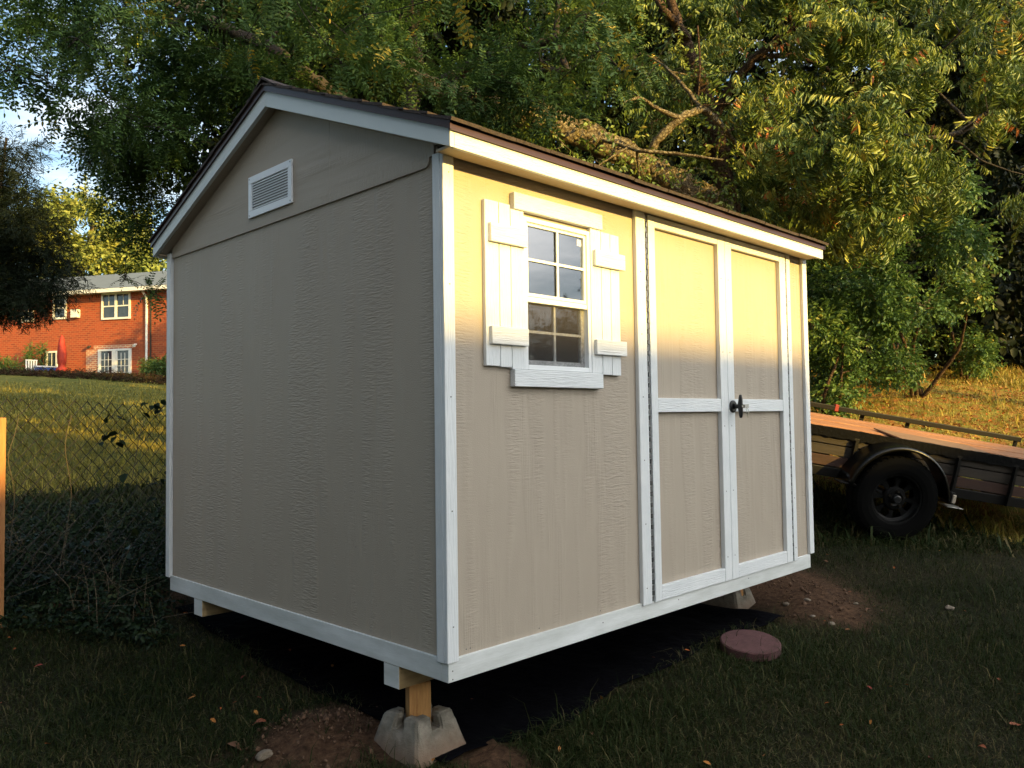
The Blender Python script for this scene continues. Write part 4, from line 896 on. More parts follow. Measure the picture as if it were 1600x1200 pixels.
# ---- conifer at the far left, pale tree behind the house
T = Tree(DARKBARK); b0 = gbase(at(-45, 600, 21)); bz = np.array(b0)
topz = at(10, 215, 21)
bz = bz+.0; T.limb([bz, .5*(bz+topz), topz], [.12, .09, .03]); cl = []
for k, (y, x1_) in enumerate([(235, 25), (265, 42), (295, 50), (325, 66), (355, 82), (385, 96), (415, 92), (440, 98), (462, 86), (480, 60)]):
    for x in np.arange(-110, x1_, 22): cl.append((at(x+rng.uniform(-8, 8), y+rng.uniform(-6, 6)+.05*abs(x), 21+rng.uniform(-1.2, 1.2)), (.55, .55, .22), 1.0))
crc = cloud(cl, T_NEED, 70, 1.5, .3, .35, None)
T.build('conifer', crc, NEEM, 'dark conifer at the left edge in front of the brick house', 'tree', b0)
T = Tree(BARK); b0 = gbase(at(150, 570, 62)); bz = np.array(b0)
T.limb([bz]+px((150, 450, 62), (140, 380, 62), (150, 330, 62)), [.5, .4, .3, .1]); T.limb(px((120, 440, 61), (135, 405, 61), (150, 360, 61)), [.25, .22, .1])
cl = region([(40, 330), (90, 292), (130, 295), (170, 315), (200, 330), (245, 350), (260, 440), (200, 450), (60, 450), (30, 400)], 58, 63, 22, 1.0)
T.build('tree', cloud(cl, T_BIG, 55, 2.2, .6, .2, T, 2), BRIM, 'tall pale yellow green tree rising behind the brick house roof', 'tree', b0)
for (x, y, d, lb) in ((420, 400, 70, 'dark tree beyond the house hidden by the shed'), (-60, 380, 60, 'green tree behind the conifer at the left')):
    T = Tree(DARKBARK); b0 = gbase(at(x, 600, d)); T.limb([np.array(b0), at(x, y-40, d)], [.4, .1]); cl = region([(x-110, y-60), (x, y-110), (x+110, y-60), (x+110, y+100), (x-110, y+100)], d-3, d+3, 40, 2.2)
    T.build('tree', cloud(cl, T_BIG, 60, 3.2, .4, .2, T, 1), BRIM, lb, 'tree', b0)

T = Tree(DARKBARK); b0 = gbase((14.5, 22.5)); bv = np.array(b0); T.limb([bv, bv+np.array([0, 0, 4]), bv+np.array([-.3, 0, 7.2])], [.2, .15, .05])  # added tree, hidden by the shed, to streak the brick wall with shade
cl = [(np.array([rng.uniform(10.2, 17.5), rng.uniform(20.5, 24), rng.uniform(6.6, 9.6)]), (.75, .6, .22), 1) for _ in range(15)]
T.build('yard_tree', cloud(cl, T_BIG, 42, 1.0, .5, .1, T, 2), FARM, 'unseen open crowned tree added behind the shed to shade the brick house', 'tree', b0)
# ---- leaf litter on the slope at the right
n = 5500; P, d = frustum_pts(n, 8.2, 22, 1.2, (1240, 1660)); k = (rng.random(n) < np.clip(.25+.9*np.exp(-((d-12)/3.2)**2), 0, 1)); P = P[k]; n = len(P)
P2_, d2_ = frustum_pts(130, 2.5, 8, 1.3); P = np.concatenate([P, P2_]); n = len(P); near = np.r_[np.zeros(n-130, bool), np.ones(130, bool)]
lt = tmpl_leaf(.05, .026, .1); Z = height(P[:, 0], P[:, 1])+.035; D = np.c_[rng.normal(size=(n, 2)), rng.normal(0, .3, n)]
V, F, R = scatter([lt], np.c_[P, Z], D, rng.uniform(.6, 1.3, n)*np.where(near, .55, 1), rng.random(n))
LITM = leaf_mat('fallen_leaf_litter', [(0, (.16, .05, .02)), (.5, (.34, .10, .03)), (.8, (.42, .19, .05)), (1, (.20, .09, .04))], .7, .1, .2)
tag(mesh_obj('leaf_litter', V, F, LITM, rnd=R), 'scattered orange and brown fallen leaves on the sunlit slope', 'fallen leaves', kind='stuff')

# ------------------------------------------------------------------ chain link fence with vines
WIRE = mat('weathered_fence_wire', (.018, .014, .011), .7, .1)
FP0 = np.array(at(-60, 628, 4.35)); FP1 = np.array(at(420, 627, 6.2)); fd = FP1[:2]-FP0[:2]; FL = np.linalg.norm(fd); fd = fd/FL
fz = 1.095; froot = empty('chain_link_fence', (float(FP0[0]), float(FP0[1]), hz(*FP0[:2])), 'low chain link wire fence with an orange wooden post beside the shed', 'fence')
base = np.array(froot.location); mb = MB(); cw, ch = .078, .082; nC = int(FL/cw); nR = 13
def fpt(u, z, o=0): return np.array([FP0[0]+fd[0]*u-fd[1]*o, FP0[1]+fd[1]*u+fd[0]*o, z])-base
for i in range(-38, nC):
    P = []
    for j in range(nR*2+1):
        sgn = (j % 2)
        u = i*cw+(cw*.52 if sgn else -cw*.02)+.003*math.sin(i*1.7+j); z = fz-j*ch/2+.012*math.sin(i*.35)+.003*math.sin(i*3+j*2)
        P.append(fpt(u, z, .004 if sgn else -.004))
    P2 = []
    for j in range(nR*2+1):
        sgn = (j % 2); u = (i+1)*cw-(cw*.52 if sgn else -cw*.02)+.003*math.sin((i+1)*1.7+j); z = fz-j*ch/2+.012*math.sin((i+1)*.35)+.003*math.sin(i*2+j)
        P2.append(fpt(u, z, -.004 if sgn else .004))
    mb.tube(P, .0033, 4, cap=False); mb.tube(P2, .0033, 4, cap=False)
    mb.tube([P[0], P[0]+np.array([.004, .004, .016])], .0015, 4, cap=False)
mb.build('wire_mesh', WIRE, froot)
b = MB(); c = np.array(at(-12, 700, 4.35)); zb = hz(c[0], c[1])-.1
b.box(-.045, .045, -.045, .045, 0, .999-zb); po = b.build('post', mat('orange_fence_post', (.42, .17, .06), .75, var=(.58, .28, .11), vscale=9, vstretch=(4, 4, .5), bump=.5, bscale=30, bstretch=(4, 4, .4)), froot, bevel=.004); po.location = tuple(np.array([c[0], c[1], zb])-base); po.rotation_euler = (0, 0, .5)
b = MB(); c = fpt(FL*.93, fz-.03); zb2 = hz(c[0]+base[0], c[1]+base[1])-.1-base[2]; b.box(c[0]-.04, c[0]+.04, c[1]-.04, c[1]+.04, zb2, c[2]); b.build('post', DARKBARK, froot)
# vines
VINEM = leaf_mat('vine_leaf', [(0, (0.008, 0.018, 0.008)), (.6, (0.017, 0.033, 0.012)), (.9, (0.042, 0.054, 0.015)), (1, (0.090, 0.054, 0.018))], .45, .2, .4)
vr = empty('vine', tuple(base), 'thin vine with a few leaves climbing the top of the chain link fence', 'vine'); T = Tree(DARKBARK)
for u0, pts_ in [(1.0, [(0, -.5), (.05, -.2), (.12, -.05), (.25, -.015), (.36, -.03)]), (1.45, [(0, -.9), (-.05, -.5), (.03, -.2), (-.1, -.04)]), (.55, [(0, -.9), (.06, -.55), (.0, -.25), (.05, -.08)]), (.25, [(0, -.85), (.03, -.5), (-.03, -.3), (.02, -.22), (.04, -.1)])]:
    T.limb([fpt(u0+a, fz+bz_, -.012) for a, bz_ in pts_], [.0022]*len(pts_), 5, 0)
mesh_obj('stem', np.concatenate(T.V), T.F, mat('dry_vine_stem', (.10, .075, .045), .8), vr)
P = []
for u0, u1, z0_, z1_, n in ((1.05, 1.42, -.10, .02, 16), (.75, .9, -.32, -.05, 9), (1.55, 1.8, -.35, -.1, 10), (.5, 1.9, -1.0, -.45, 60)): P += [fpt(rng.uniform(u0, u1), fz+rng.uniform(z0_, z1_), -.02) for _ in range(n)]
P = np.array(P); V, F, R = scatter([tmpl_leaf(.065, .05, .2)], P, np.c_[rng.normal(size=(len(P), 2)), rng.uniform(-1, 0, len(P))], rng.uniform(.6, 1.2, len(P)), rng.random(len(P))*.9)
mesh_obj('leaves', V, F, VINEM, vr, rnd=R)
# weeds at the foot of the fence
n = 3600; px0 = rng.uniform(-80, 262, n); dd = rng.uniform(4.3, 7.6, n); Pw = []
f2 = np.array([math.sin(YAW), math.cos(YAW)]); r2 = np.array([math.cos(YAW), -math.sin(YAW)])
Q = CAM[:2]+dd[:, None]*f2+((px0-800)/FPX*dd)[:, None]*r2; hh = rng.gamma(2.0, .055, n)*np.exp(-((np.minimum(dd, 6.2)-5.3)/.9)**2); Z = height(Q[:, 0], Q[:, 1])+hh
k = hh < .75
V, F, R = scatter(T_OVAL, np.c_[Q, Z][k], np.c_[rng.normal(size=(n, 2)), rng.normal(0, .5, n)][k], rng.uniform(.3, .7, n)[k], np.clip(rng.normal(.35, .2, n), 0, 1)[k])
tag(mesh_obj('weeds', V, F, VINEM, rnd=R), 'tangle of dark leafy weeds and ground ivy along the wire fence', 'weeds', kind='stuff')
n = 110; px0 = rng.uniform(-60, 255, n); dd = rng.uniform(4.4, 5.8, n); Q = CAM[:2]+dd[:, None]*f2+((px0-800)/FPX*dd)[:, None]*r2; z_ = height(Q[:, 0], Q[:, 1]); mb = MB()
for i in range(n):
    h = rng.uniform(.12, .42); a = rng.normal(size=2)*.15; mb.tube([(Q[i, 0], Q[i, 1], z_[i]), (Q[i, 0]+a[0]*.4, Q[i, 1]+a[1]*.4, z_[i]+h*.6), (Q[i, 0]+a[0]*1.4, Q[i, 1]+a[1]*1.4, z_[i]+h)], [.0022, .0018, .0008], 3, cap=False)
tag(mb.build('dry_stalks', mat('dry_stalk', (.10, .075, .045), .8)), 'thin dry weed stalks standing among the weeds by the fence', 'dry stalks', kind='stuff')

# ------------------------------------------------------------------ utility trailer
O = np.array(at(1397, 688, 6.75)); PL = np.array(at(1268, 666, 6.70)); PR = np.array(at(1600, 722, 6.82)); ex = (PR-PL)/np.linalg.norm(PR-PL)
ey = np.array(at(1397, 664, 8.35))-O; ey -= ex*(ey@ex); ey /= np.linalg.norm(ey); ez = np.cross(ex, ey)
Mt = Matrix.Identity(4)
for i in range(3): Mt[i][0] = ex[i]; Mt[i][1] = ey[i]; Mt[i][2] = ez[i]; Mt[i][3] = O[i]
zg = -.80
Mt = Mt @ Matrix.Translation((0, 0, zg))
tr = empty('utility_trailer', label='black steel utility trailer with worn wooden deck and low wooden sides parked on the grass', cat='trailer', mw=Mt)
TH = -zg                                                        # side top height
BLK = mat('black_trailer_steel', (.005, .0045, .0045), .5, .0, spec=.25, var=(.007, .006, .005), vscale=7, bump=.3, bscale=60, bdist=.001)
PLK = mat('worn_deck_plank', (.26, .11, .05), .7, var=(.42, .20, .09), vscale=7, vstretch=(.5, 6, 6), bump=.5, bscale=30, bstretch=(.3, 6, 6))
SIDEW = mat('weathered_side_board', (.014, .010, .007), .8, var=(.035, .025, .016), vscale=6, vstretch=(.5, 5, 5), bump=.6, bscale=30, bstretch=(.3, 6, 6))
SIDER = mat('reddish_side_board', (.026, .010, .006), .8, var=(.05, .02, .011), vscale=6, vstretch=(.5, 5, 5), bump=.6, bscale=30, bstretch=(.3, 6, 6))
X0, X1, YW = -1.75, 2.3, 1.70
b = MB(); b.box(X0, X1, -.025, .025, TH-.035, TH+.012); b.box(X0, X1, -.02, .03, TH-.39, TH-.31); b.box(X0, X1, YW-.03, YW+.02, TH-.39, TH-.31)
b.box(X0, X0+.05, .026, YW-.031, TH-.39, TH-.10); b.box(X1-.05, X1, .026, YW-.031, TH-.39, TH-.04)
for x in np.arange(X0+.4, X1-.1, .5): b.box(x, x+.04, .031, YW-.031, TH-.37, TH-.32)
b.build('frame', BLK, tr, bevel=.004)
b = MB(); b.box(X0, X1, YW-.03, YW+.02, TH+.035, TH+.085); b.build('side_rail', BLK, tr, bevel=.005)
for x in (X0+.3, -.35, .55, 1.05, X1-.045):
    b = MB(); b.box(x, x+.045, -.032, -.0255, TH-.388, TH-.036); b.box(x, x+.006, -.06, -.0325, TH-.388, TH-.05); b.build('upright', BLK, tr, bevel=.002)
    b = MB(); b.box(x, x+.045, YW+.0205, YW+.03, TH-.30, TH+.034); b.build('upright', BLK, tr, bevel=.002)
for i, (za, zc, m_) in enumerate(((.300, .215, SIDER), (.205, .125, SIDEW), (.115, .042, SIDEW))):
    b = MB(); b.box(X0+.01, X1-.01, -.012, .016, TH-za, TH-zc); b.build('side_board', m_, tr, bevel=.003)
for i in range(11):
    y = .03+i*.143; b = MB(); dz = .004*math.sin(i*2.3); b.box(X0+.052, X1-.052, y, y+.137, TH-.045+dz, TH-.012+dz); b.build('deck_plank', PLK, tr, bevel=.003)
wx, wy, wr = 0.0, -.15, .352
wh = empty('wheel', (wx, wy, wr)); wh.parent = tr
TYRE = mat('tyre_rubber', (.0025, .0025, .0025), .9, spec=.08, bump=.3, bscale=40, bdist=.002)
def lathe(prof, n, ax_off=0):
    V = []; F = []
    for r_, y_ in prof: V += [(r_*math.cos(a), y_, r_*math.sin(a)) for a in np.linspace(0, 2*math.pi, n, endpoint=False)]
    for i in range(len(prof)-1): F += [(i*n+j, i*n+(j+1) % n, (i+1)*n+(j+1) % n, (i+1)*n+j) for j in range(n)]
    return V, F
V, F = lathe([(.200, -.085), (.215, -.098), (.25, -.105), (.30, -.105), (.335, -.096), (.348, -.080), (.352, -.05), (.346, -.045), (.346, -.035), (.352, -.03), (.352, .03), (.346, .035), (.346, .045), (.352, .05), (.348, .08), (.33, .10), (.25, .105), (.200, .09)], 64)
tb = MB(); tb.add(V, F)
for k in range(44):
    a = 2*math.pi*k/44; c, s = math.cos(a), math.sin(a)
    tb.tube([(.345*c, -.09, .345*s), (.354*math.cos(a+.03), -.05, .354*math.sin(a+.03))], .006, 4)
tb.build('tyre', TYRE, wh, smooth=False)
rm = MB(); V, F = lathe([(.202, -.084), (.208, -.092), (.196, -.090), (.190, -.060), (.178, -.045), (.168, -.040)], 48); rm.add(V, F)
V, F = lathe([(.098, -.048), (.085, -.066), (.060, -.068), (.045, -.060), (.0, -.060)], 48); rm.add(V, F)
for k in range(8):                                              # web between round openings
    a0 = 2*math.pi*(k-.17)/8; a1 = 2*math.pi*(k+.17)/8; q = []
    for a, r_ in ((a0-.06, .170), (a0, .134), (a0-.06, .096), (a1+.06, .096), (a1, .134), (a1+.06, .170)): q.append((r_*math.cos(a), r_*math.sin(a)))
    V = [(x, -.044, z) for x, z in q]+[(x, -.036, z) for x, z in q]; rm.add(V, [(5, 4, 3, 2, 1, 0), (6, 7, 8, 9, 10, 11)]+[(i, (i+1) % 6, 6+(i+1) % 6, 6+i) for i in range(6)])
rm.build('rim', mat('black_rim', (.003, .003, .003), .5, .0, spec=.2), wh)
hb = MB(); hb.tube([(0, -.06, 0), (0, -.10, 0), (0, -.104, 0)], [.036, .034, .026], 20); hb.build('hub_cap', BLACKP, wh, smooth=False)
for k in range(5):
    a = 2*math.pi*k/5+.3; ln_ = MB(); ln_.tube([(.062*math.cos(a), -.066, .062*math.sin(a)), (.062*math.cos(a), -.088, .062*math.sin(a))], .010, 6); ln_.build('lug_nut', mat('dull_nut', (.06, .05, .04), .4, .8) if k == 0 else bpy.data.materials['dull_nut'], wh)
ax_ = MB(); ax_.tube([(0, -.05, wr), (0, YW+.06, wr)], .03, 12); ax_.build('axle', BLK, tr)
V, F = lathe([(.200, .0), (.30, -.0), (.352, .04), (.352, .17), (.30, .2), (.2, .2), (.0, .17)], 40); b = MB(); b.add([(x, y+YW+.05, z+wr) for x, y, z in V], F); b.build('wheel', TYRE, tr)
fe = MB(); A_ = np.linspace(math.radians(8), math.radians(172), 30); ri, ro = .425, .435
sec = [(-.27, ro-.03), (-.262, ro-.006), (-.245, ro), (-.035, ro), (-.035, ri), (-.24, ri), (-.255, ri-.005), (-.262, ro-.03)]
V = [(r_*math.cos(a), y_, wr+r_*math.sin(a)) for a in A_ for y_, r_ in sec]; m_ = len(sec)
F = [(i*m_+j, (i+1)*m_+j, (i+1)*m_+(j+1) % m_, i*m_+(j+1) % m_) for i in range(29) for j in range(m_)]+[tuple(range(m_)), tuple(range(29*m_, 30*m_))[::-1]]
fe.add(V, F); fo = fe.build('fender', mat('glossy_black_fender', (.003, .003, .003), .28, spec=.35), tr, smooth=True)
b = MB(); b.box(.435, .475, -.24, -.12, wr+.03, wr+.13); b.build('light_bracket', BLK, tr, bevel=.003)
b = MB(); b.box(.448, .476, -.258, -.242, wr+.045, wr+.115); b.build('side_lamp', mat('clear_amber_lens', (.45, .38, .30), .15, spec=.8), tr, bevel=.004)
b = MB(); b.box(.42, .56, -.25, -.13, wr+.005, wr+.013); b.build('step', mat('bare_aluminium', (.45, .44, .42), .35, .8), tr, bevel=.002)
b = MB(); b.box(-.50, -.36, -.25, -.13, wr+.06, wr+.070); b.build('step', BLK, tr, bevel=.002)
b = MB(); b.box(.24, .28, YW-.033, YW+.023, TH+.03, TH+.10); b.build('strap', mat('dark_red_strap', (.25, .02, .015), .6), tr, bevel=.003)
b = MB(); b.box(X1-.02, X1+.05, -.04, .03, TH-.40, TH+.10); b.build('corner_post', BLK, tr, bevel=.005)
# board and torn liner on the trailer
def sheet(name, pts, thick, m, label, cat):
    b = MB(); n = len(pts); V = [(x, y, z) for x, y, z in pts]+[(x, y, z+thick) for x, y, z in pts]; b.add(V, [tuple(range(n))[::-1], tuple(range(n, 2*n))]+[(i, (i+1) % n, n+(i+1) % n, n+i) for i in range(n)])
    o = b.build(name, m); o.matrix_world = Mt @ Matrix.Translation((0, 0, TH-.003)); tag(o, label, cat); return o
sheet('plywood_sheet', [(.16, .12, 0), (.95, .08, .0), (1.02, .62, .0), (.20, .74, .0)], .012, mat('tan_plywood', (.20, .115, .065), .7, var=(.25, .155, .095), vscale=4), 'smooth tan plywood sheet lying on the trailer deck above the wheel', 'board')
sheet('plywood_sheet', [(-1.7, .55, 0), (-.55, .80, .0), (-.48, 1.35, .0), (-1.7, 1.3, .0)], .010, mat('pale_board', (.38, .24, .15), .7, var=(.46, .31, .2), vscale=4), 'thin pale board on the far left of the trailer deck', 'board')
V = []; F = []; n = 110
for i in range(n):
    x = X0+.02+(X1-X0-.1)*i/(n-1); wv = .006*math.sin(x*9)+.006*math.sin(x*23+1)+rng.normal()*.006; V += [(x, -.032, TH-.05-abs(wv)), (x, -.030, TH+.016+.012*abs(math.sin(x*31))), (x, .03+wv*1.3+.012*math.sin(4*x), TH+.018+.006*abs(math.sin(x*5))), (x, .07+2.4*abs(wv)+.05*max(0, math.sin(3*x+1)*math.sin(7*x)), TH+.004)]
for i in range(n-1): F += [(4*i+j, 4*i+4+j, 4*i+5+j, 4*i+1+j) for j in range(3)]
o = mesh_obj('torn_liner', V, F, mat('black_torn_liner', (.004, .004, .004), .9, spec=.1, bump=.8, bscale=30, bdist=.01)); o.matrix_world = Mt; md = o.modifiers.new('th', 'SOLIDIFY'); md.thickness = .004; tag(o, 'ragged black torn liner hanging over the near edge of the trailer', 'torn liner')

# ------------------------------------------------------------------ brick house
P0 = Vector((12.979, 36.61, 3.455)); Mh = Matrix.Translation(P0) @ Matrix.Rotation(math.atan2(-.86, .51), 4, 'Z')
house = empty('brick_house', label='two storey red brick house with grey roof on the rise at the left', cat='house', mw=Mh)
bm_ = bpy.data.materials.new('red_brick'); bm_.use_nodes = True; t = bm_.node_tree; bs = t.nodes['Principled BSDF']; bs.inputs['Roughness'].default_value = .85
tc = nn(t, 'ShaderNodeTexCoord'); sx = nn(t, 'ShaderNodeSeparateXYZ'); cx = nn(t, 'ShaderNodeCombineXYZ'); t.links.new(tc.outputs['Object'], sx.inputs[0])
t.links.new(math_n(t, 'ADD', sx.outputs[0], sx.outputs[1]), cx.inputs[0]); t.links.new(sx.outputs[2], cx.inputs[1])
br = nn(t, 'ShaderNodeTexBrick'); t.links.new(cx.outputs[0], br.inputs['Vector']); br.inputs['Scale'].default_value = 1; br.inputs['Brick Width'].default_value = .26; br.inputs['Row Height'].default_value = .095; br.inputs['Mortar Size'].default_value = .012
br.inputs['Color1'].default_value = (.34, .055, .012, 1); br.inputs['Color2'].default_value = (.20, .032, .009, 1); br.inputs['Mortar'].default_value = (.33, .12, .045, 1); br.inputs['Bias'].default_value = -.1
t.links.new(br.outputs['Color'], bs.inputs['Base Color'])
BRICK = bm_
zr0, ze = -1.2, 3.78
b = MB(); b.box(-22, 12, 0, 8.2, zr0, ze); b.build('wall', BRICK, house)
HROOF = mat('grey_roof_shingle', (.11, .13, .14), .85, var=(.16, .18, .19), vscale=3, vstretch=(1, 1, 8)); HW = mat('house_white_trim', (.70, .68, .62), .5)
b = MB(); b.prism([(-.55, ze+.10), (4.1, ze+1.75), (8.75, ze+.10), (8.75, ze+.02), (4.1, ze+1.6), (-.55, ze+.02)], -22.4, 12.4, 0); b.build('roof', HROOF, house)
b = MB(); b.box(-22.4, 12.4, -.62, -.52, ze-.10, ze+.07); b.build('gutter', HW, house)
b = MB(); b.box(-22.4, 12.4, -.52, -.002, ze-.05, ze-.01); b.build('soffit', HW, house)
b = MB(); b.tube([(.08, -.45, ze-.08), (.06, -.12, ze-.35), (.05, -.08, ze-.6), (.05, -.08, .1)], .055, 8); b.build('downspout', HW, house)
b = MB(); b.box(.20, .26, -.05, -.003, zr0, ze-.05); b.build('joint_strip', DARKBARK, house)
def hwin(x0, x1, z0, z1, mull=0, door=False, cr_=1):
    wn = empty('door' if door else 'window', (0, 0, 0)); wn.parent = house
    b = MB(); t_ = .09; b.box(x0, x0+t_, -.06, .02, z0, z1); b.box(x1-t_, x1, -.06, .02, z0, z1); b.box(x0+t_, x1-t_, -.06, .02, z1-t_, z1); b.box(x0+t_, x1-t_, -.08, .02, z0, z0+t_)
    for k in range(mull): xm_ = x0+(x1-x0)*(k+1)/(mull+1); b.box(xm_-.06, xm_+.06, -.058, .02, z0+t_, z1-t_)
    b.build('frame', HW, wn)
    b = MB(); b.box(x0+t_, x1-t_, -.015, -.005, z0+t_, z1-t_); b.build('pane', HGLASS, wn)
    b = MB(); n_ = mull+1
    for k in range(n_):
        a = x0+(x1-x0)*k/n_; c = x0+(x1-x0)*(k+1)/n_
        if door:
            b.box(a+.07, a+.15, -.05, -.02, z0+.1, z1-.1); b.box(c-.15, c-.07, -.05, -.02, z0+.1, z1-.1)
            for q in (1, 2): xx = a+.15+(c-a-.30)*q/3; b.box(xx-.012, xx+.012, -.04, -.02, z0+.3, z1-.2)
            for q in range(1, 5): zz = z0+.3+(z1-z0-.5)*q/5; b.box(a+.15, c-.15, -.045, -.041, zz-.012, zz+.012)
        else: b.box(a+.07, c-.07, -.035, -.02, (z0+z1)/2-.03, (z0+z1)/2+.03); b.box((a+c)/2-.012, (a+c)/2+.012, -.032, -.02, (z0+z1)/2+.04, z1-t_)
    b.build('muntin', HW, wn)
    return wn
hwin(-2.50, -.88, 2.46, 3.74, 1); hwin(-5.30, -4.50, 2.60, 3.70); hwin(-7.12, -6.42, 2.54, 3.1); hwin(-10.5, -9, 2.5, 3.65, 1); hwin(2.0, 3.8, 2.4, 3.7, 1)
hwin(-2.66, -.82, -1.0, 1.05, 1, True); hwin(-5.68, -5.0, -.9, 1.07)
b = MB(); b.box(-4.12, -3.72, -.22, -.002, 2.62, 3.02); b.build('vent_box', HW, house, bevel=.02)
BRP = bm_.copy(); BRP.name = 'pale_new_brick'; q = BRP.node_tree.nodes
for k in q:
    if k.bl_idname == 'ShaderNodeTexBrick': k.inputs['Color1'].default_value = (.46, .14, .07, 1); k.inputs['Color2'].default_value = (.36, .10, .05, 1); k.inputs['Mortar'].default_value = (.55, .38, .24, 1); k.inputs['Mortar Size'].default_value = .022
b = MB(); b.box(-3.37, -2.67, -.012, -.001, -1.1, 1.05); b.box(-2.95, -.6, -.012, -.001, 1.07, 1.24); b.build('brick_patch', BRP, house)
for xx in (-3.1, -.55):
    b = MB(); b.tube([(xx, -.02, 1.22), (xx, -.14, 1.20), (xx+.05, -.24, 1.14)], [.04, .05, .07], 10); b.build('floodlight', DARKBARK if xx < -1 else HW, house)
b = MB(); b.box(-7.0, -4.0, 3.0, 3.6, ze+1.2, ze+2.6); ch_ = b.build('chimney', BRICK, house); ch_.scale = (.3, 1, 1); ch_.location.x = -12
# things in front of the house
def H_(x, y, z): return tuple(Mh @ Vector((x, y, z)))
u = empty('patio_umbrella', H_(-3.28, -1.6, -.55), 'closed tall red patio umbrella standing against the brick wall', 'umbrella')
UMB = mat('red_umbrella_cloth', (.42, .035, .012), .7, var=(.32, .025, .01), vscale=4, bump=.6, bscale=10, bstretch=(8, 8, .6), bdist=.03)
b = MB(); b.tube([(0, 0, 0), (0, 0, 2.15)], .02, 8); b.build('pole', HW, u)
zz = [.30, .45, .62, .72, .85, 1.2, 1.6, 1.9, 2.05, 2.16]; rr = [.19, .26, .20, .12, .17, .19, .16, .12, .08, .02]; V = []; n = 16
for z_, r_ in zip(zz, rr): V += [(r_*(1+.12*(-1)**j)*math.cos(j*2*math.pi/n), r_*(1+.12*(-1)**j)*math.sin(j*2*math.pi/n), z_) for j in range(n)]
mesh_obj('canopy', V, [(i*n+j, i*n+(j+1) % n, (i+1)*n+(j+1) % n, (i+1)*n+j) for i in range(len(zz)-1) for j in range(n)], UMB, u, smooth=True)
b = MB(); b.tube([(0, 0, -.3), (0, 0, .05)], .22, 14); b.build('base', HW, u)
u2 = tag(bpy.data.objects.new('cooler', bpy.data.meshes.new('x')), 0) if False else None
cl_ = empty('cooler', H_(-4.35, -1.4, -.02), 'blue cooler with white lid at the foot of the brick wall', 'cooler')
b = MB(); b.box(-.42, .42, -.25, .25, -.15, .16); b.build('body', mat('blue_plastic', (.02, .07, .30), .4), cl_, bevel=.03); b = MB(); b.box(-.45, .45, -.27, .27, .165, .24); b.build('lid', HW, cl_, bevel=.02)
gc = empty('garden_chair', H_(-5.0, -1.5, -.45), 'small white garden chair beside the blue cooler', 'chair')
b = MB(); b.box(-.25, .25, -.22, .22, .38, .42); b.build('seat', HW, gc, bevel=.01)
b = MB()
for k in range(5): b.box(-.24+k*.105, -.18+k*.105, .20, .23, .425, .95)
b.box(-.25, .25, .19, .24, .951, 1.0); b.build('backrest', HW, gc)
for xx in (-.22, .19):
    for yy in (-.2, .17): b = MB(); b.box(xx, xx+.04, yy, yy+.04, 0, .379); b.build('leg', HW, gc)
for i, (x, hgt, lb) in enumerate(((-5.86, 1.9, 'slim dark columnar shrub left of the patio umbrella'), (-5.15, 1.95, 'slim columnar shrub right beside the lower house window'))):
    T = Tree(DARKBARK); b0 = H_(x, -.8, -.6); bv = np.array(b0); T.limb([bv, bv+np.array([0, 0, hgt])], [.05, .02])
    cl = [(bv+np.array([0, 0, z]), (.24*(1-.5*z/hgt), .24*(1-.5*z/hgt), .25), 1) for z in np.arange(.2, hgt, .25)]
    T.build('columnar_shrub', cloud(cl, T_OVAL, 60, 1.0, .5, .0, None), OVM, lb, 'shrub', b0, 'columnar shrubs at the house')
for (x, y, r_, dn, lb, mm) in ((.75, -.9, .45, 1, 'small round yellow green bush at the foot of the downspout', .8), (-7.2, -1.2, .8, 2, 'green bush at the left end of the house wall', .6), (-7.6, -3.5, .9, 2, 'leafy bush on the bank under the conifer', .55), (1.9, -1.2, .6, 1, 'reddish dark bush beside the shed edge at the brick wall', .2)):
    b0 = H_(x, y, -.35); bv = np.array(b0); T = Tree(DARKBARK); T.limb([bv, bv+np.array([0, 0, .5])], [.05, .03]); cl = [(bv+np.array([rng.normal()*r_*.4, rng.normal()*r_*.4, .3+r_*.4*rng.random()]), r_*.7, 1) for _ in range(4)]
    T.build('bush', cloud(cl, T_OVAL, 90*dn, 1.3, mm, 0, None), OVM, lb, 'shrub', b0)
# mulch bed / bank plants in front of the house
n = 9000; x = rng.uniform(-16, 8, n); y = rng.uniform(-4.3, -1.7, n); Q = np.array([H_(a, c, 0) for a, c in zip(x, y)]); Z = height(Q[:, 0], Q[:, 1])+rng.gamma(2, .035, n)
V, F, R = scatter(T_OVAL, np.c_[Q[:, :2], Z], np.c_[rng.normal(size=(n, 2)), rng.uniform(0, .8, n)], rng.uniform(.6, 1.4, n), np.clip(rng.normal(.3, .2, n), 0, 1))
BANK = leaf_mat('bank_leaf', [(0, (.03, .018, .012)), (.4, (.06, .035, .018)), (.6, (.03, .045, .015)), (1, (.07, .09, .02))], .7, .1, .2)
tag(mesh_obj('bank_plants', V, F, BANK, rnd=R), 'dark low plants and mulch on the bank below the brick house', 'ground cover', kind='stuff')

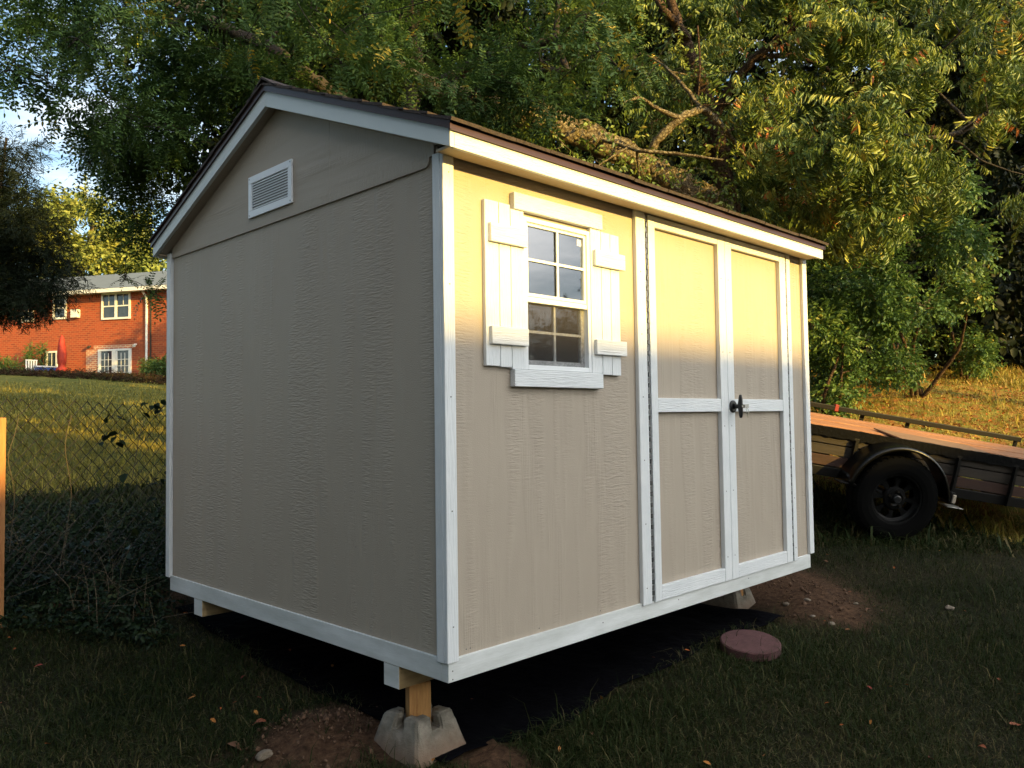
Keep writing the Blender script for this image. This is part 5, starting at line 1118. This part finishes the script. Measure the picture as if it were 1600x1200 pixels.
# ------------------------------------------------------------------ out of view: house whose ridge shades the yard, and trees, some added for shade
nh = empty('neighbor_house', (0, -24, hz(0, -24)), 'long pale house with a low pitched roof across the yard', 'house'); zb = hz(0, -24)
NW = mat('pale_house_siding', (.45, .43, .38), .7); NR = mat('brown_roof', (.08, .06, .05), .9)
RZ = 1.33+.245*22.0
b = MB(); b.box(-16, 4.7, -4, 4, 0, RZ-1.6-zb); b.build('wall', NW, nh); b = MB(); b.box(4.72, 15, -3, 3.6, 0, RZ-2.4-zb); b.build('garage_wall', NW, nh)
b = MB(); b.prism([(-4.5, RZ-1.6-zb), (2-.0, RZ-zb), (4.5, RZ-1.6-zb)], -16.5, 5.0, 0); b.build('roof', NR, nh); b = MB(); b.prism([(-3.4, RZ-2.4-zb), (2, RZ-.72-zb), (4, RZ-2.4-zb)], 5.05, 15.5, 0); b.build('garage_roof', NR, nh)
for k, x in enumerate((-12, -7, -2, 2)):
    b = MB(); b.box(x, x+1.2, 4.002, 4.05, 1.4, 2.8); wn = b.build('window', HW, nh); b = MB(); b.box(x+.08, x+1.12, 4.051, 4.06, 1.48, 2.72); b.build('pane', HGLASS, wn)
def yard_tree(x, y, h, r, label, dens=60, seed=0):
    T = Tree(DARKBARK); b0 = (x, y, hz(x, y)); bv = np.array(b0); T.limb([bv, bv+np.array([.1, .1, h*.5]), bv+np.array([0, .2, h*.9])], [.25, .18, .05])
    cl = [(bv+np.array([rng.normal()*r*.45, rng.normal()*r*.45, h*.35+rng.random()*h*.6]), r*.38, 1) for _ in range(20)]
    T.build('yard_tree', cloud(cl, T_BIG, dens, 1.2, .4, .2, T, 1), FARM, label, 'tree', b0, 'trees across the yard')
yard_tree(22, -23, 5.6, 3.2, 'low tree beside the garage across the yard', 90)
yard_tree(28, -22, 6.0, 3.4, 'second low tree beyond the garage across the yard', 90)
yard_tree(35, -21, 5.5, 3.4, 'third low tree beyond the garage across the yard', 90)
# added unseen crown, layered in bands to throw streaky shade on the left yard
T = Tree(DARKBARK); b0 = (-3.4, -10.4, hz(-3.4, -10.4)); bv = np.array(b0); T.limb([bv, bv+np.array([-.1, .1, 3.5]), bv+np.array([1.6, .2, 7.4])], [.22, .16, .05])
cl = [(np.array([rng.uniform(-3.0, 4.4), rng.uniform(-11.4, -9.4), rng.uniform(6.4, 7.4)]), (.6, .6, .3), .8) for _ in range(16)]
lo = []
for h0, h1, n_ in ((2.5, 2.95, 60), (3.12, 3.6, 60), (3.75, 4.4, 50), (4.7, 6.3, 60)):
    for _ in range(n_):
        yy = rng.uniform(-11.6, -9.4); lo.append((np.array([rng.uniform(-4.5, 3.2 if h0 > 4 else 4.2), yy, rng.uniform(h0, h1)+.245*abs(yy)]), (.5, .4, .09), 1.0))
T.build('yard_tree', join(cloud(cl, T_BIG, 50, 1.2, .4, .2, T, 1), cloud(lo, T_OVAL, 85, 1.3, .4, .0)), FARM, 'unseen tall tree added behind the viewer, its crown layered to shade the left lawn', 'tree', b0, 'trees across the yard')
for x, y, h, r_, lb in ((-8.5, -3, 8, 3.0, 'unseen dense tree added at the left to block sky light, nearest the viewer'), (-10.5, 3.5, 6, 2.6, 'unseen lower dense tree added at the left to block sky light, second from the viewer'), (-8.5, 9.5, 9, 3.0, 'unseen dense tree added at the left to block sky light, farthest from the viewer'), (-10, -9, 9, 3.2, 'unseen dense tree added at the left to block sky light, behind the viewer')):  # trees added out of view to keep sky light off the gable side
    T = Tree(DARKBARK); b0 = (x, y, hz(x, y)); bv = np.array(b0); T.limb([bv, bv+np.array([.1, .1, h*.5]), bv+np.array([0, .2, h*.9])], [.25, .18, .05])
    h = h*1.1; cl = [(bv+np.array([rng.normal()*r_*.35, rng.normal()*r_*.5, .8+rng.random()*h]), 1.2, 1) for _ in range(20)]
    T.build('yard_tree', cloud(cl, T_BIG, 70, 1.6, .4, .2, T, 1), FARM, lb, 'tree', b0, 'trees across the yard')
